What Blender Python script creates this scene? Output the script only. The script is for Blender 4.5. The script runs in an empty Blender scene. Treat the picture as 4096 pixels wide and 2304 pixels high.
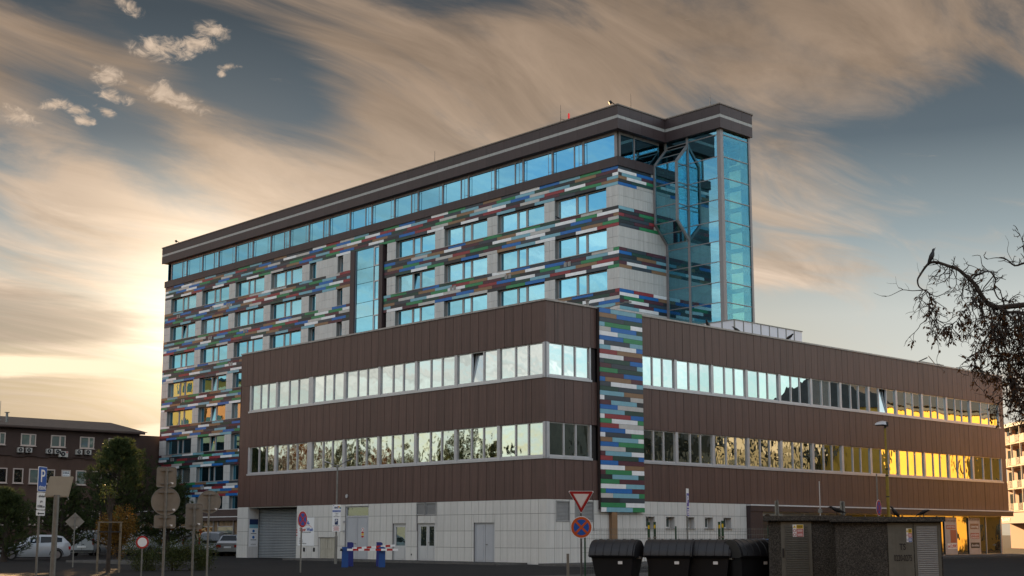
import bpy, bmesh, math, random
from mathutils import Vector, Matrix
R = math.radians
random.seed(7)
sc = bpy.context.scene
COL = sc.collection

# ------------------------------------------------------------------ camera
cd = bpy.data.cameras.new('camera')
cam = bpy.data.objects.new('camera', cd); COL.objects.link(cam)
cam.location = (50.871, -50.224, 1.6)
YAW = 0.8175
cam.rotation_euler = (math.pi / 2 + 0.1481, 0, YAW)
cd.sensor_width = 36; cd.lens = 46.49; cd.shift_y = 0.0482
cd.clip_start = 0.2; cd.clip_end = 6000
sc.camera = cam

# ------------------------------------------------------------------ sky
SUN_EL, SUN_AZ = R(8.5), R(-60.5)            # azimuth from +Y towards +X
SUN = Vector((math.sin(SUN_AZ) * math.cos(SUN_EL), math.cos(SUN_AZ) * math.cos(SUN_EL), math.sin(SUN_EL)))
world = bpy.data.worlds.new('World'); sc.world = world; world.use_nodes = True
wn, wl = world.node_tree.nodes, world.node_tree.links
wn.clear()

def _in(node, i, v):
    if v is None: return
    if hasattr(v, 'is_output'): wl.new(v, node.inputs[i])
    else: node.inputs[i].default_value = v
def wm(op, a, b=None, c=None, clamp=False):
    n = wn.new('ShaderNodeMath'); n.operation = op; n.use_clamp = clamp
    _in(n, 0, a); _in(n, 1, b); _in(n, 2, c); return n.outputs[0]
def wv(op, a, b=None):
    n = wn.new('ShaderNodeVectorMath'); n.operation = op
    _in(n, 0, a)
    if op == 'SCALE': _in(n, 3, b)
    else: _in(n, 1, b)
    return n.outputs[1] if op in ('DOT_PRODUCT', 'LENGTH', 'DISTANCE') else n.outputs[0]
def wmap(v, a, b, lo=0.0, hi=1.0, smooth=True):
    n = wn.new('ShaderNodeMapRange'); n.interpolation_type = 'SMOOTHSTEP' if smooth else 'LINEAR'
    _in(n, 0, v); _in(n, 1, a); _in(n, 2, b); _in(n, 3, lo); _in(n, 4, hi); return n.outputs[0]
def wmix(f, a, b, mode='MIX'):
    n = wn.new('ShaderNodeMix'); n.data_type = 'RGBA'; n.blend_type = mode
    _in(n, 0, f); _in(n, 6, a); _in(n, 7, b); return n.outputs[2]
def wcomb(x, y, z=0.0):
    n = wn.new('ShaderNodeCombineXYZ'); _in(n, 0, x); _in(n, 1, y); _in(n, 2, z); return n.outputs[0]
def wnoise(vec, scale, detail=6.0, rough=0.55, dist=0.0):
    n = wn.new('ShaderNodeTexNoise'); _in(n, 'Vector', vec); _in(n, 'Scale', scale); _in(n, 'Detail', detail)
    _in(n, 'Roughness', rough); _in(n, 'Distortion', dist); return n.outputs[0]
def rgb(*c): return (c[0], c[1], c[2], 1.0)
def azel(az, el):                             # direction of a bearing (degrees left of +Y) and height
    a, e = R(az), R(el); return Vector((-math.sin(a) * math.cos(e), math.cos(a) * math.cos(e), math.sin(e)))

tc = wn.new('ShaderNodeTexCoord')
d = wv('NORMALIZE', tc.outputs['Generated'])
sep = wn.new('ShaderNodeSeparateXYZ'); wl.new(d, sep.inputs[0]); dz = sep.outputs[2]
sky = wn.new('ShaderNodeTexSky'); sky.sky_type = 'NISHITA'; sky.sun_disc = False
sky.sun_elevation = SUN_EL; sky.sun_rotation = SUN_AZ % (2 * math.pi); sky.air_density = 1.0; sky.dust_density = 1.2; sky.ozone_density = 1.6
bg = wn.new('ShaderNodeBackground'); wo = wn.new('ShaderNodeOutputWorld')
SKYNODE = sky.outputs[0]
GK = 0.45                                     # grade of the veil on the sun side
def V3(v): return (v[0], v[1], v[2])
dot = wv('DOT_PRODUCT', d, V3(SUN))
dzp = wm('MAXIMUM', dz, 0.0)
# cirrus sheet: directions projected on a flat layer, stretched along the wind
q = wv('SCALE', d, wm('DIVIDE', 1.0, wm('ADD', dzp, 0.11)))
warp = wn.new('ShaderNodeTexNoise'); _in(warp, 'Vector', q); _in(warp, 'Scale', 0.55); _in(warp, 'Detail', 2.0)
q2 = wv('ADD', q, wv('SCALE', wv('SUBTRACT', warp.outputs[1], (0.5, 0.5, 0.5)), 1.1))
wa = R(4)
u_ = wv('DOT_PRODUCT', q2, (-math.sin(wa), math.cos(wa), 0)); v_ = wv('DOT_PRODUCT', q2, (math.cos(wa), math.sin(wa), 0))
fib = wnoise(wcomb(wm('MULTIPLY', u_, 0.75), wm('MULTIPLY', v_, 2.3), 3.1), 1.9, 8.0, 0.62, 0.9)
big = wnoise(wv('ADD', q2, (4.3, 1.7, 0)), 1.0, 4.0, 0.55, 0.6)
soft = wnoise(wcomb(wm('MULTIPLY', u_, 0.6), wm('MULTIPLY', v_, 2.0), 9.0), 2.4, 7.0, 0.62, 0.7)
cov = wm('ADD', wm('MULTIPLY', wm('SUBTRACT', fib, 0.5), 1.65), wm('ADD', wm('MULTIPLY', wm('SUBTRACT', big, 0.5), 1.2), 0.64))
def blob(az, el, ra, re, tilt=0.0):           # 1 in the middle of an elliptic patch of sky, 0 outside
    p = azel(az, el); rt = Vector((math.cos(R(az)), math.sin(R(az)), 0)); up = rt.cross(p) if False else p.cross(rt) * -1
    up = Vector((0, 0, 1)) - p * p.z; up.normalize()
    c, s = math.cos(R(tilt)), math.sin(R(tilt)); a = rt * c + up * s; b = up * c - rt * s
    df = wv('SUBTRACT', d, V3(p))
    x = wm('DIVIDE', wv('DOT_PRODUCT', df, V3(a)), R(ra)); y = wm('DIVIDE', wv('DOT_PRODUCT', df, V3(b)), R(re))
    l = wm('ADD', wm('MULTIPLY', x, x), wm('MULTIPLY', y, y))
    front = wm('GREATER_THAN', wv('DOT_PRODUCT', d, V3(p)), 0.0)
    return wm('MULTIPLY', wm('SUBTRACT', 1.0, wm('SQRT', l), clamp=True), front)
def total(l):
    t = l[0]
    for x in l[1:]: t = wm('ADD', t, x)
    return t
# clear holes and thicker banks of the cirrus
holes = total([wm('MULTIPLY', blob(*b[:5]), b[5]) for b in (
    (57.3, 18.6, 6.0, 2.9, -25, .95), (63.6, 16.2, 7.0, 2.2, -32, .95), (28.0, 15.5, 8, 4.2, -8, .72), (26, 9.5, 9, 4.0, -4, .75),
    (36, 7.0, 10, 4, 0, .8), (62, 21.5, 4, 1.6, -20, .30), (48.5, 22.6, 5, 1.1, 0, .25), (38.5, 17.5, 3.2, 1.4, -25, .3), (69, 13.5, 3, 1.0, -30, .25))])
banks = total([wm('MULTIPLY', blob(*b[:5]), b[5]) for b in (
    (52, 17.5, 8, 5.0, -20, .40), (43, 20.5, 9, 2.8, -5, .35), (60.5, 13.5, 9, 3.5, -10, .45), (35.5, 11.7, 5.5, 2.3, -14, .42), (68, 20.2, 4, 1.6, -15, .22), (67.5, 13, 6, 2.2, -20, .25), (30, 20.5, 6, 1.5, -20, .3), (31.0, 12.6, 2.0, .7, -20, .2))])
cov = wm('ADD', wm('SUBTRACT', cov, holes), banks)
cm = wmap(cov, 0.28, 1.0)
lowfade = wmap(dz, 0.06, 0.13)                # the sheet thins out towards the horizon
cm = wm('MULTIPLY', cm, wm('ADD', 0.25, wm('MULTIPLY', lowfade, 0.75)))
# clear air behind it: dimmed by the veil on the sun side
nis = SKYNODE
near = wmap(dot, -0.05, 0.75)
cr = wn.new('ShaderNodeValToRGB'); wl.new(wmap(dz, 0.0, 0.42, smooth=False), cr.inputs[0])
els = cr.color_ramp.elements
els[0].position = 0; els[0].color = rgb(.31, .25, .17)
els[1].position = 1; els[1].color = rgb(.025, .031, .038)
for pos, c in ((.13, (.34, .315, .26)), (.24, (.34, .34, .305)), (.38, (.285, .30, .285)), (.52, (.150, .180, .190)), (.68, (.058, .075, .088)), (.88, (.030, .039, .047))):
    e = els.new(pos); e.color = rgb(*c)
veil = wv('SCALE', cr.outputs[0], 10.0 * GK)
veil = wmix(wm('MULTIPLY', wmap(dot, .84, .985), wmap(dz, .10, .24, 1.0, 0.0)), veil, wv('MULTIPLY', veil, (.84, .66, .47)))
clear = wmix(near, nis, veil)
glow = wm('POWER', wm('MAXIMUM', dot, 0.0), 170.0)
glow2 = wm('POWER', wm('MAXIMUM', dot, 0.0), 700.0)
# lit cloud: beige far from the sun, cream close to it, greyer high up
cloudc = wmix(wmap(dz, 0.16, 0.34), rgb(3.3 * GK, 2.62 * GK, 2.02 * GK), rgb(1.52 * GK, 1.12 * GK, .81 * GK))
cloudc = wmix(near, rgb(3.2, 3.0, 2.8), cloudc)
cloudc = wv('SCALE', cloudc, wm('ADD', 0.28, wm('MULTIPLY', soft, 1.45)))
col = wmix(cm, clear, cloudc)
col = wv('ADD', col, wv('SCALE', (1.7 * GK, 1.25 * GK, .75 * GK), glow))
col = wv('ADD', col, wv('SCALE', (4.0 * GK, 3.4 * GK, 2.5 * GK), glow2))
gb = blob(59.3, 12.3, 8.5, 4.6, -12)
col = wv('ADD', col, wv('SCALE', (1.1 * GK, .85 * GK, .6 * GK), wm('MULTIPLY', wm('MULTIPLY', gb, gb), wm('ADD', .4, soft))))
# fair-weather puffs
pn = wnoise(wv('MULTIPLY', d, (1, 1, 1.6)), 85.0, 8.0, 0.66, 0.6)
puffs = total([blob(*b) for b in ((62.3, 20.1, 1.75, .72, 0), (60.75, 20.45, .95, .42, -8), (60.2, 21.0, 1.1, .52, -10), (64.5, 18.75, .9, .62, -15), (64.2, 18.0, 1.0, .36, -10), (61.6, 18.05, 1.9, .5, -12), (62.2, 18.5, .55, .55, 0),
    (68.1, 16.85, 1.4, .5, -10), (66.6, 17.45, .8, .3, 15), (65.7, 17.3, .75, .32, -8), (65.3, 16.9, .55, .28, 0), (64.5, 17.35, .7, .28, -25), (63.8, 21.7, .9, .4, -30), (59.4, 19.6, .7, .2, 10), (59.7, 19.3, .3, .2, 10))])
pm = wm('MULTIPLY', wmap(wm('ADD', wm('MULTIPLY', puffs, 0.95), wm('MULTIPLY', wm('SUBTRACT', pn, 0.5), 2.3)), 0.12, 1.0), wmap(puffs, 0.02, .3))
col = wmix(pm, col, wv('SCALE', (2.9 * GK, 2.25 * GK, 1.7 * GK), wm('ADD', 0.35, wm('MULTIPLY', pn, 1.15))))
# low stratus bars in the glow
bn = wnoise(wv('MULTIPLY', d, (6, 6, 60)), 2.2, 6.0, 0.6, 0.6)
def bars(l, lo, hi):
    return wmap(wm('ADD', total([blob(*b) for b in l]), wm('MULTIPLY', wm('SUBTRACT', bn, 0.5), 0.9)), lo, hi)
col = wmix(wm('MULTIPLY', bars(((66.5, 9.0, 7.5, 1.5, -5), (70, 8.3, 7, 1.2, 0)), .1, .75), .42), col, rgb(1.25 * GK, .98 * GK, .72 * GK))
col = wmix(bars(((66.5, 6.85, 8.0, .62, 1), (61.5, 4.2, 3.6, .6, 6), (59, 4.6, 3, .7, 4)), .15, .55), col, rgb(6.0 * GK, 4.6 * GK, 3.2 * GK))
wl.new(col, bg.inputs[0]); bg.inputs[1].default_value = 0.15
wl.new(bg.outputs[0], wo.inputs[0])
world.cycles.sampling_method = 'MANUAL'; world.cycles.sample_map_resolution = 512

# ------------------------------------------------------------------ sun and exposure
sl = bpy.data.lights.new('sun', 'SUN'); sl.energy = 5.0; sl.angle = R(0.5); sl.color = (1.0, 0.62, 0.30)
so = bpy.data.objects.new('sun', sl); COL.objects.link(so)
so.rotation_euler = (-SUN).to_track_quat('-Z', 'Y').to_euler()
sc.view_settings.view_transform = 'Standard'; sc.view_settings.look = 'None'
sc.view_settings.gamma = 1.0; sc.view_settings.use_curve_mapping = False
sc.view_settings.exposure = 1.65

# ------------------------------------------------------------------ mesh helpers
WPOS = {}                                     # world position of every unrotated parent that holds world-space children
class MB:
    """collects shapes; build() links them as ONE mesh object"""
    def __init__(s): s.v = []; s.f = []; s.m = []; s.mi = 0
    def add(s, vs, fs):
        n = len(s.v); s.v += [tuple(p) for p in vs]
        for f in fs: s.f.append([i + n for i in f]); s.m.append(s.mi)
        return s
    def box(s, x0, x1, y0, y1, z0, z1):
        return s.add([(x0, y0, z0), (x1, y0, z0), (x1, y1, z0), (x0, y1, z0), (x0, y0, z1), (x1, y0, z1), (x1, y1, z1), (x0, y1, z1)],
                     [(0, 3, 2, 1), (4, 5, 6, 7), (0, 1, 5, 4), (1, 2, 6, 5), (2, 3, 7, 6), (3, 0, 4, 7)])
    def prism(s, pts, vec):                    # closed polygon pushed along vec
        n = len(pts); a = [Vector(p) for p in pts]; b = [p + Vector(vec) for p in a]
        return s.add(a + b, [list(range(n))[::-1], list(range(n, 2 * n))] + [(i, (i + 1) % n, n + (i + 1) % n, n + i) for i in range(n)])
    def beam(s, a, b, w, h, up=(0, 0, 1)):
        a, b = Vector(a), Vector(b); t = (b - a).normalized(); u = Vector(up)
        if abs(t.dot(u)) > .98: u = Vector((0, 1, 0))
        r = t.cross(u).normalized(); u = r.cross(t)
        c = [(r * i * w / 2 + u * j * h / 2) for i, j in ((-1, -1), (1, -1), (1, 1), (-1, 1))]
        return s.add([a + k for k in c] + [b + k for k in c], [(3, 2, 1, 0), (4, 5, 6, 7), (0, 1, 5, 4), (1, 2, 6, 5), (2, 3, 7, 6), (3, 0, 4, 7)])
    def tube(s, pts, rad, n=8, cap=True):
        pts = [Vector(p) for p in pts]; rad = rad if isinstance(rad, (list, tuple)) else [rad] * len(pts)
        rings = []; pu = None; base = len(s.v)
        for i, p in enumerate(pts):
            t = (pts[min(i + 1, len(pts) - 1)] - pts[max(i - 1, 0)])
            t = t.normalized() if t.length > 1e-9 else Vector((0, 0, 1))
            if pu is None: pu = Vector((1, 0, 0)) if abs(t.x) < .9 else Vector((0, 1, 0))
            r = t.cross(pu)
            if r.length < 1e-6: r = t.cross(Vector((0, 1, 0.3)))
            r.normalize(); pu = r.cross(t).normalized()
            for k in range(n):
                a = 2 * math.pi * k / n; s.v.append(tuple(p + (r * math.cos(a) + pu * math.sin(a)) * rad[i]))
        for i in range(len(pts) - 1):
            for k in range(n):
                a = base + i * n + k; b = base + i * n + (k + 1) % n
                s.f.append([a, b, b + n, a + n]); s.m.append(s.mi)
        if cap:
            s.f.append([base + k for k in range(n)][::-1]); s.m.append(s.mi)
            e = base + (len(pts) - 1) * n; s.f.append([e + k for k in range(n)]); s.m.append(s.mi)
        return s
    def disc(s, c, r, axis, th, n=28, r2=None):
        c = Vector(c); a = Vector(axis).normalized(); return s.tube([c, c + a * th], [r, r if r2 is None else r2], n)
    def loft(s, rings, cap=True, closed=True):
        base = len(s.v); n = len(rings[0])
        for r in rings: s.v += [tuple(p) for p in r]
        for i in range(len(rings) - 1):
            for k in range(n if closed else n - 1):
                a = base + i * n + k; b = base + i * n + (k + 1) % n
                s.f.append([a, b, b + n, a + n]); s.m.append(s.mi)
        if cap:
            s.f.append([base + k for k in range(n)][::-1]); s.m.append(s.mi)
            e = base + (len(rings) - 1) * n; s.f.append([e + k for k in range(n)]); s.m.append(s.mi)
        return s
    def mesh(s, name, mats, smooth=False):
        me = bpy.data.meshes.new(name); me.from_pydata(s.v, [], s.f)
        mats = mats if isinstance(mats, (list, tuple)) else [mats]
        for m in mats: me.materials.append(m)
        if len(mats) > 1: me.polygons.foreach_set('material_index', s.m)
        if smooth: me.polygons.foreach_set('use_smooth', [True] * len(me.polygons)); 
        me.update(); return me
    def build(s, name, mats, parent=None, smooth=False):
        me = s.mesh(name, mats, smooth)
        if smooth:
            try: me.set_sharp_from_angle(angle=R(38))
            except Exception: pass
        return link(name, me, parent)
def link(name, data, parent=None, loc=None):
    o = bpy.data.objects.new(name, data); COL.objects.link(o)
    if loc is not None: o.location = loc
    if parent is not None:
        o.parent = parent
        if parent.name in WPOS:
            o.matrix_parent_inverse = Matrix.Translation(-WPOS[parent.name])
    return o
def hold(o):                                   # a mesh part in world space that will get world-space children
    WPOS[o.name] = Vector(o.location) ; return o
def tag(o, label=None, cat=None, group=None, kind=None):
    if label: o['label'] = label
    if cat: o['category'] = cat
    if group: o['group'] = group
    if kind: o['kind'] = kind
    return o
def thing(name, label, cat, loc=(0, 0, 0), rz=0.0, group=None, world=False):
    o = bpy.data.objects.new(name, None); COL.objects.link(o); o.empty_display_size = .3
    o.location = loc; o.rotation_euler = (0, 0, rz)
    tag(o, label, cat, group)
    if world: WPOS[o.name] = Vector(loc)
    return o
_pc = {}
def piece(name, x0, x1, y0, y1, z0, z1, mat, parent, jit=0.0):   # one box; alike boxes share their mesh
    key = (name, round(x1 - x0, 3), round(y1 - y0, 3), round(z1 - z0, 3), mat.name)
    if key not in _pc: _pc[key] = MB().box(0, x1 - x0, 0, y1 - y0, 0, z1 - z0).mesh(name, mat)
    o = link(name, _pc[key], parent, (x0, y0, z0))
    return o
def copy_tree(o, parent=None, seen=None):
    c = o.copy(); COL.objects.link(c)
    if parent is not None: c.parent = parent
    for ch in [k for k in KIDS.get(o.name, [])]: copy_tree(ch, c)
    return c
KIDS = {}
def index_kids():
    KIDS.clear()
    for o in COL.objects:
        if o.parent: KIDS.setdefault(o.parent.name, []).append(o)
def text(body, size, mat, parent, M, width=None, align='CENTER', th=0.004, bold=0.0, name='lettering'):
    cu = bpy.data.curves.new(name, 'FONT'); cu.body = body; cu.size = size; cu.align_x = align; cu.align_y = 'CENTER'
    cu.extrude = th / 2; cu.offset = bold; cu.resolution_u = 3
    ob = bpy.data.objects.new(name, cu); COL.objects.link(ob)
    me = bpy.data.meshes.new_from_object(ob); bpy.data.objects.remove(ob); me.name = name
    xs = [v.co.x for v in me.vertices]
    if width and xs:
        k = width / (max(xs) - min(xs)); me.transform(Matrix.Diagonal((k, 1, 1, 1)))
    me.transform(M); me.materials.clear(); me.materials.append(mat)
    return link(name, me, parent)
def face_y(x, y, z): return Matrix.Translation((x, y, z)) @ Matrix.Rotation(math.pi / 2, 4, 'X')         # reads from the -Y side
def face_x(x, y, z): return Matrix.Translation((x, y, z)) @ Matrix.Rotation(math.pi / 2, 4, 'Z') @ Matrix.Rotation(math.pi / 2, 4, 'X')   # reads from the +X side

# ------------------------------------------------------------------ materials
MAT = {}
def material(name):
    m = bpy.data.materials.new(name); m.use_nodes = True; MAT[name] = m
    nt = m.node_tree; return m, nt, nt.nodes, nt.links, nt.nodes['Principled BSDF']
def pmat(name, col, rough=.6, metal=0.0, var=.12, scale=6.0, bump=0.0, bscale=None, spec=.4, streak=0.0, obj_var=0.0, coat=0.0, coords='Object', grain=0.0, stain=0.0):
    """base colour with soft noise, optional vertical rain streaks, grain and per-object tone"""
    m, nt, N, L, b = material(name)
    tc = N.new('ShaderNodeTexCoord'); geo = N.new('ShaderNodeNewGeometry')
    vec = geo.outputs['Position'] if coords == 'World' else tc.outputs['Object']
    no = N.new('ShaderNodeTexNoise'); no.inputs['Scale'].default_value = scale; no.inputs['Detail'].default_value = 5; no.inputs['Roughness'].default_value = .6; L.new(vec, no.inputs['Vector'])
    mr = N.new('ShaderNodeMapRange'); L.new(no.outputs[0], mr.inputs[0]); mr.inputs[1].default_value = .3; mr.inputs[2].default_value = .7
    mr.inputs[3].default_value = 1 - var; mr.inputs[4].default_value = 1 + var
    val = mr.outputs[0]
    def mul(a, bsock):
        k = N.new('ShaderNodeMath'); k.operation = 'MULTIPLY'; L.new(a, k.inputs[0]); L.new(bsock, k.inputs[1]); return k.outputs[0]
    if grain:
        g = N.new('ShaderNodeTexNoise'); g.inputs['Scale'].default_value = 55; g.inputs['Detail'].default_value = 2; L.new(geo.outputs['Position'], g.inputs['Vector'])
        r = N.new('ShaderNodeMapRange'); L.new(g.outputs[0], r.inputs[0]); r.inputs[1].default_value = .3; r.inputs[2].default_value = .7; r.inputs[3].default_value = 1 - grain; r.inputs[4].default_value = 1 + grain
        val = mul(val, r.outputs[0])
    if streak:
        mp = N.new('ShaderNodeMapping'); mp.inputs['Scale'].default_value = (5.0, 5.0, .22); L.new(geo.outputs['Position'], mp.inputs[0])
        s = N.new('ShaderNodeTexNoise'); s.inputs['Scale'].default_value = 1.3; s.inputs['Detail'].default_value = 5; s.inputs['Roughness'].default_value = .65; L.new(mp.outputs[0], s.inputs['Vector'])
        r = N.new('ShaderNodeMapRange'); L.new(s.outputs[0], r.inputs[0]); r.inputs[1].default_value = .38; r.inputs[2].default_value = .72; r.inputs[3].default_value = 1 + streak * .35; r.inputs[4].default_value = 1 - streak
        val = mul(val, r.outputs[0])
    if stain:                                  # a few long run-off marks
        mp = N.new('ShaderNodeMapping'); mp.inputs['Scale'].default_value = (1.7, 1.7, .06); L.new(geo.outputs['Position'], mp.inputs[0])
        s = N.new('ShaderNodeTexNoise'); s.inputs['Scale'].default_value = 1.0; s.inputs['Detail'].default_value = 4; s.inputs['Roughness'].default_value = .6; L.new(mp.outputs[0], s.inputs['Vector'])
        r = N.new('ShaderNodeMapRange'); L.new(s.outputs[0], r.inputs[0]); r.inputs[1].default_value = .63; r.inputs[2].default_value = .69; r.inputs[3].default_value = 1; r.inputs[4].default_value = 1 - stain
        val = mul(val, r.outputs[0])
    if obj_var:
        oi = N.new('ShaderNodeObjectInfo'); r = N.new('ShaderNodeMapRange'); L.new(oi.outputs['Random'], r.inputs[0]); r.inputs[3].default_value = 1 - obj_var; r.inputs[4].default_value = 1 + obj_var
        val = mul(val, r.outputs[0])
    mx = N.new('ShaderNodeVectorMath'); mx.operation = 'SCALE'; mx.inputs[0].default_value = col[:3]; L.new(val, mx.inputs[3])
    L.new(mx.outputs[0], b.inputs['Base Color'])
    b.inputs['Roughness'].default_value = rough; b.inputs['Metallic'].default_value = metal; b.inputs['Specular IOR Level'].default_value = spec
    if coat: b.inputs['Coat Weight'].default_value = coat; b.inputs['Coat Roughness'].default_value = .06
    if bump:
        bn = N.new('ShaderNodeTexNoise'); bn.inputs['Scale'].default_value = bscale or scale * 4; bn.inputs['Detail'].default_value = 4; L.new(vec, bn.inputs['Vector'])
        bp = N.new('ShaderNodeBump'); bp.inputs['Strength'].default_value = bump; bp.inputs['Distance'].default_value = .02; L.new(bn.outputs[0], bp.inputs['Height']); L.new(bp.outputs[0], b.inputs['Normal'])
    return m
def glass(name, tint, refl, inner, wave=0.0, wscale=1.2, through=0.0, tcol=(.4, .8, .75), rough=0.0, curtain=0.0):
    """coated pane: mirror of the surroundings over a dim room; through > 0 lets light pass"""
    m, nt, N, L, b = material(name); out = N['Material Output']
    geo = N.new('ShaderNodeNewGeometry')
    gl = N.new('ShaderNodeBsdfGlossy'); gl.inputs['Color'].default_value = rgb(*tint); gl.inputs['Roughness'].default_value = rough
    b.inputs['Base Color'].default_value = rgb(*inner); b.inputs['Roughness'].default_value = .5; b.inputs['Specular IOR Level'].default_value = .0
    base = b.outputs[0]
    if through:
        tr = N.new('ShaderNodeBsdfTransparent'); tr.inputs['Color'].default_value = rgb(*tcol)
        mt = N.new('ShaderNodeMixShader'); mt.inputs[0].default_value = through; L.new(b.outputs[0], mt.inputs[1]); L.new(tr.outputs[0], mt.inputs[2]); base = mt.outputs[0]
    lw = N.new('ShaderNodeLayerWeight'); lw.inputs['Blend'].default_value = .25
    mr = N.new('ShaderNodeMapRange'); L.new(lw.outputs['Fresnel'], mr.inputs[0]); mr.inputs[3].default_value = refl; mr.inputs[4].default_value = min(1, refl + .35)
    oi0 = N.new('ShaderNodeObjectInfo'); rv = N.new('ShaderNodeMapRange'); L.new(oi0.outputs['Random'], rv.inputs[0]); rv.inputs[3].default_value = .80; rv.inputs[4].default_value = 1.0
    mk = N.new('ShaderNodeMath'); mk.operation = 'MULTIPLY'; L.new(mr.outputs[0], mk.inputs[0]); L.new(rv.outputs[0], mk.inputs[1])
    fr_ = N.new('ShaderNodeMath'); fr_.operation = 'MULTIPLY'; fr_.inputs[1].default_value = 7.31; L.new(oi0.outputs['Random'], fr_.inputs[0]); f2_ = N.new('ShaderNodeMath'); f2_.operation = 'FRACT'; L.new(fr_.outputs[0], f2_.inputs[0])
    gt = N.new('ShaderNodeMath'); gt.operation = 'GREATER_THAN'; gt.inputs[1].default_value = 1 - curtain; L.new(f2_.outputs[0], gt.inputs[0])
    ic = N.new('ShaderNodeMix'); ic.data_type = 'RGBA'; L.new(gt.outputs[0], ic.inputs[0]); ic.inputs[6].default_value = rgb(*inner); ic.inputs[7].default_value = rgb(.42, .40, .34); L.new(ic.outputs[2], b.inputs['Base Color'])
    mx = N.new('ShaderNodeMixShader'); L.new(mk.outputs[0], mx.inputs[0]); L.new(base, mx.inputs[1]); L.new(gl.outputs[0], mx.inputs[2]); L.new(mx.outputs[0], out.inputs[0])
    if wave:
        oi = N.new('ShaderNodeObjectInfo'); ad = N.new('ShaderNodeVectorMath'); ad.operation = 'ADD'
        sc_ = N.new('ShaderNodeMath'); sc_.operation = 'MULTIPLY'; sc_.inputs[1].default_value = 90; L.new(oi.outputs['Random'], sc_.inputs[0])
        L.new(geo.outputs['Position'], ad.inputs[0]); L.new(sc_.outputs[0], ad.inputs[1])
        n = N.new('ShaderNodeTexNoise'); n.inputs['Scale'].default_value = wscale; n.inputs['Detail'].default_value = 2.0; n.inputs['Roughness'].default_value = .45; L.new(ad.outputs[0], n.inputs['Vector'])
        bp = N.new('ShaderNodeBump'); bp.inputs['Strength'].default_value = 1.0; bp.inputs['Distance'].default_value = wave; L.new(n.outputs[0], bp.inputs['Height'])
        L.new(bp.outputs[0], gl.inputs['Normal'])
    return m
def emat(name, col, strength):
    m, nt, N, L, b = material(name); b.inputs['Base Color'].default_value = rgb(*col); b.inputs['Emission Color'].default_value = rgb(*col); b.inputs['Emission Strength'].default_value = strength; return m
def leafmat(name, c1, c2, trans=.35, rough=.6):
    m, nt, N, L, b = material(name); out = N['Material Output']
    geo = N.new('ShaderNodeNewGeometry'); no = N.new('ShaderNodeTexNoise'); no.inputs['Scale'].default_value = 1.1; no.inputs['Detail'].default_value = 3; L.new(geo.outputs['Position'], no.inputs['Vector'])
    wn_ = N.new('ShaderNodeTexWhiteNoise'); L.new(geo.outputs['Random Per Island'], wn_.inputs['Vector'])
    add = N.new('ShaderNodeMath'); add.operation = 'ADD'; L.new(no.outputs[0], add.inputs[0]); L.new(geo.outputs['Random Per Island'], add.inputs[1])
    mr = N.new('ShaderNodeMapRange'); L.new(add.outputs[0], mr.inputs[0]); mr.inputs[1].default_value = .4; mr.inputs[2].default_value = 1.5
    mx = N.new('ShaderNodeMix'); mx.data_type = 'RGBA'; L.new(mr.outputs[0], mx.inputs[0]); mx.inputs[6].default_value = rgb(*c1); mx.inputs[7].default_value = rgb(*c2)
    L.new(mx.outputs[2], b.inputs['Base Color']); b.inputs['Roughness'].default_value = rough; b.inputs['Specular IOR Level'].default_value = .25
    tl = N.new('ShaderNodeBsdfTranslucent'); L.new(mx.outputs[2], tl.inputs['Color'])
    ms = N.new('ShaderNodeMixShader'); ms.inputs[0].default_value = trans; L.new(b.outputs[0], ms.inputs[1]); L.new(tl.outputs[0], ms.inputs[2]); L.new(ms.outputs[0], out.inputs[0])
    return m

BROWN = pmat('brown_panel', (.104, .058, .047), .5, var=.16, scale=.5, stain=.32, streak=.28, obj_var=.07, grain=.06)
FASC = pmat('dark_brown_fascia', (.046, .030, .031), .5, var=.10, scale=.8, streak=.15, obj_var=.08, grain=.05)
BACK = pmat('dark_backing', (.03, .026, .025), .9)  # near-black backing that shows in the joints between panels
TILE = pmat('white_ceramic_panel', (.60, .585, .55), .38, var=.05, scale=1.2, streak=.10, obj_var=.04, spec=.5)
TILEB = pmat('grey_white_panel', (.52, .51, .485), .45, var=.06, scale=1.5, streak=.14, obj_var=.05)
ALU = pmat('aluminium_frame', (.46, .46, .47), .38, .35, var=.08, scale=2)
GREYF = pmat('grey_window_frame', (.30, .285, .275), .45, .1, var=.08)
MULL = pmat('grey_brown_mullion', (.235, .215, .215), .45, .3, var=.1)
WHITE = pmat('white_strip', (.62, .62, .61), .5, var=.06, streak=.1)
SLAT = pmat('louvre_grey', (.36, .36, .355), .45, .3, var=.08)
CONC = pmat('roof_concrete', (.34, .32, .30), .9, var=.15, scale=3)
PCOL = [pmat('plank_' + n, c, .45, var=.06, scale=2.5, streak=.06, obj_var=.06, spec=.45) for n, c in (
    ('black', (.020, .022, .026)), ('slate', (.038, .050, .066)), ('dark_green', (.016, .055, .040)), ('green', (.030, .22, .085)), ('blue', (.012, .135, .42)),
    ('pale_blue', (.19, .40, .48)), ('maroon', (.085, .022, .034)), ('red', (.27, .035, .042)), ('tan', (.25, .145, .075)), ('pale_grey', (.50, .48, .45)), ('white', (.80, .80, .80)))]
PWT = (13, 14, 9, 9, 11, 13, 10, 6, 8, 8, 11)
G_TOWER = glass('tower_window_glass', (.30, .72, .93), .84, (.012, .03, .04), curtain=.28, wave=.003, wscale=.8)
G_RIBBON = glass('ribbon_glass', (.24, .64, .90), .82, (.01, .02, .03), wave=.003, wscale=.6)
G_WING = glass('wing_window_glass', (.80, .93, .95), .80, (.02, .025, .022), curtain=.3, wave=.006, wscale=.8)
G_WAVY = glass('wavy_wing_glass', (.80, .88, .88), .80, (.02, .028, .02), wave=.026, wscale=1.0)
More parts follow.
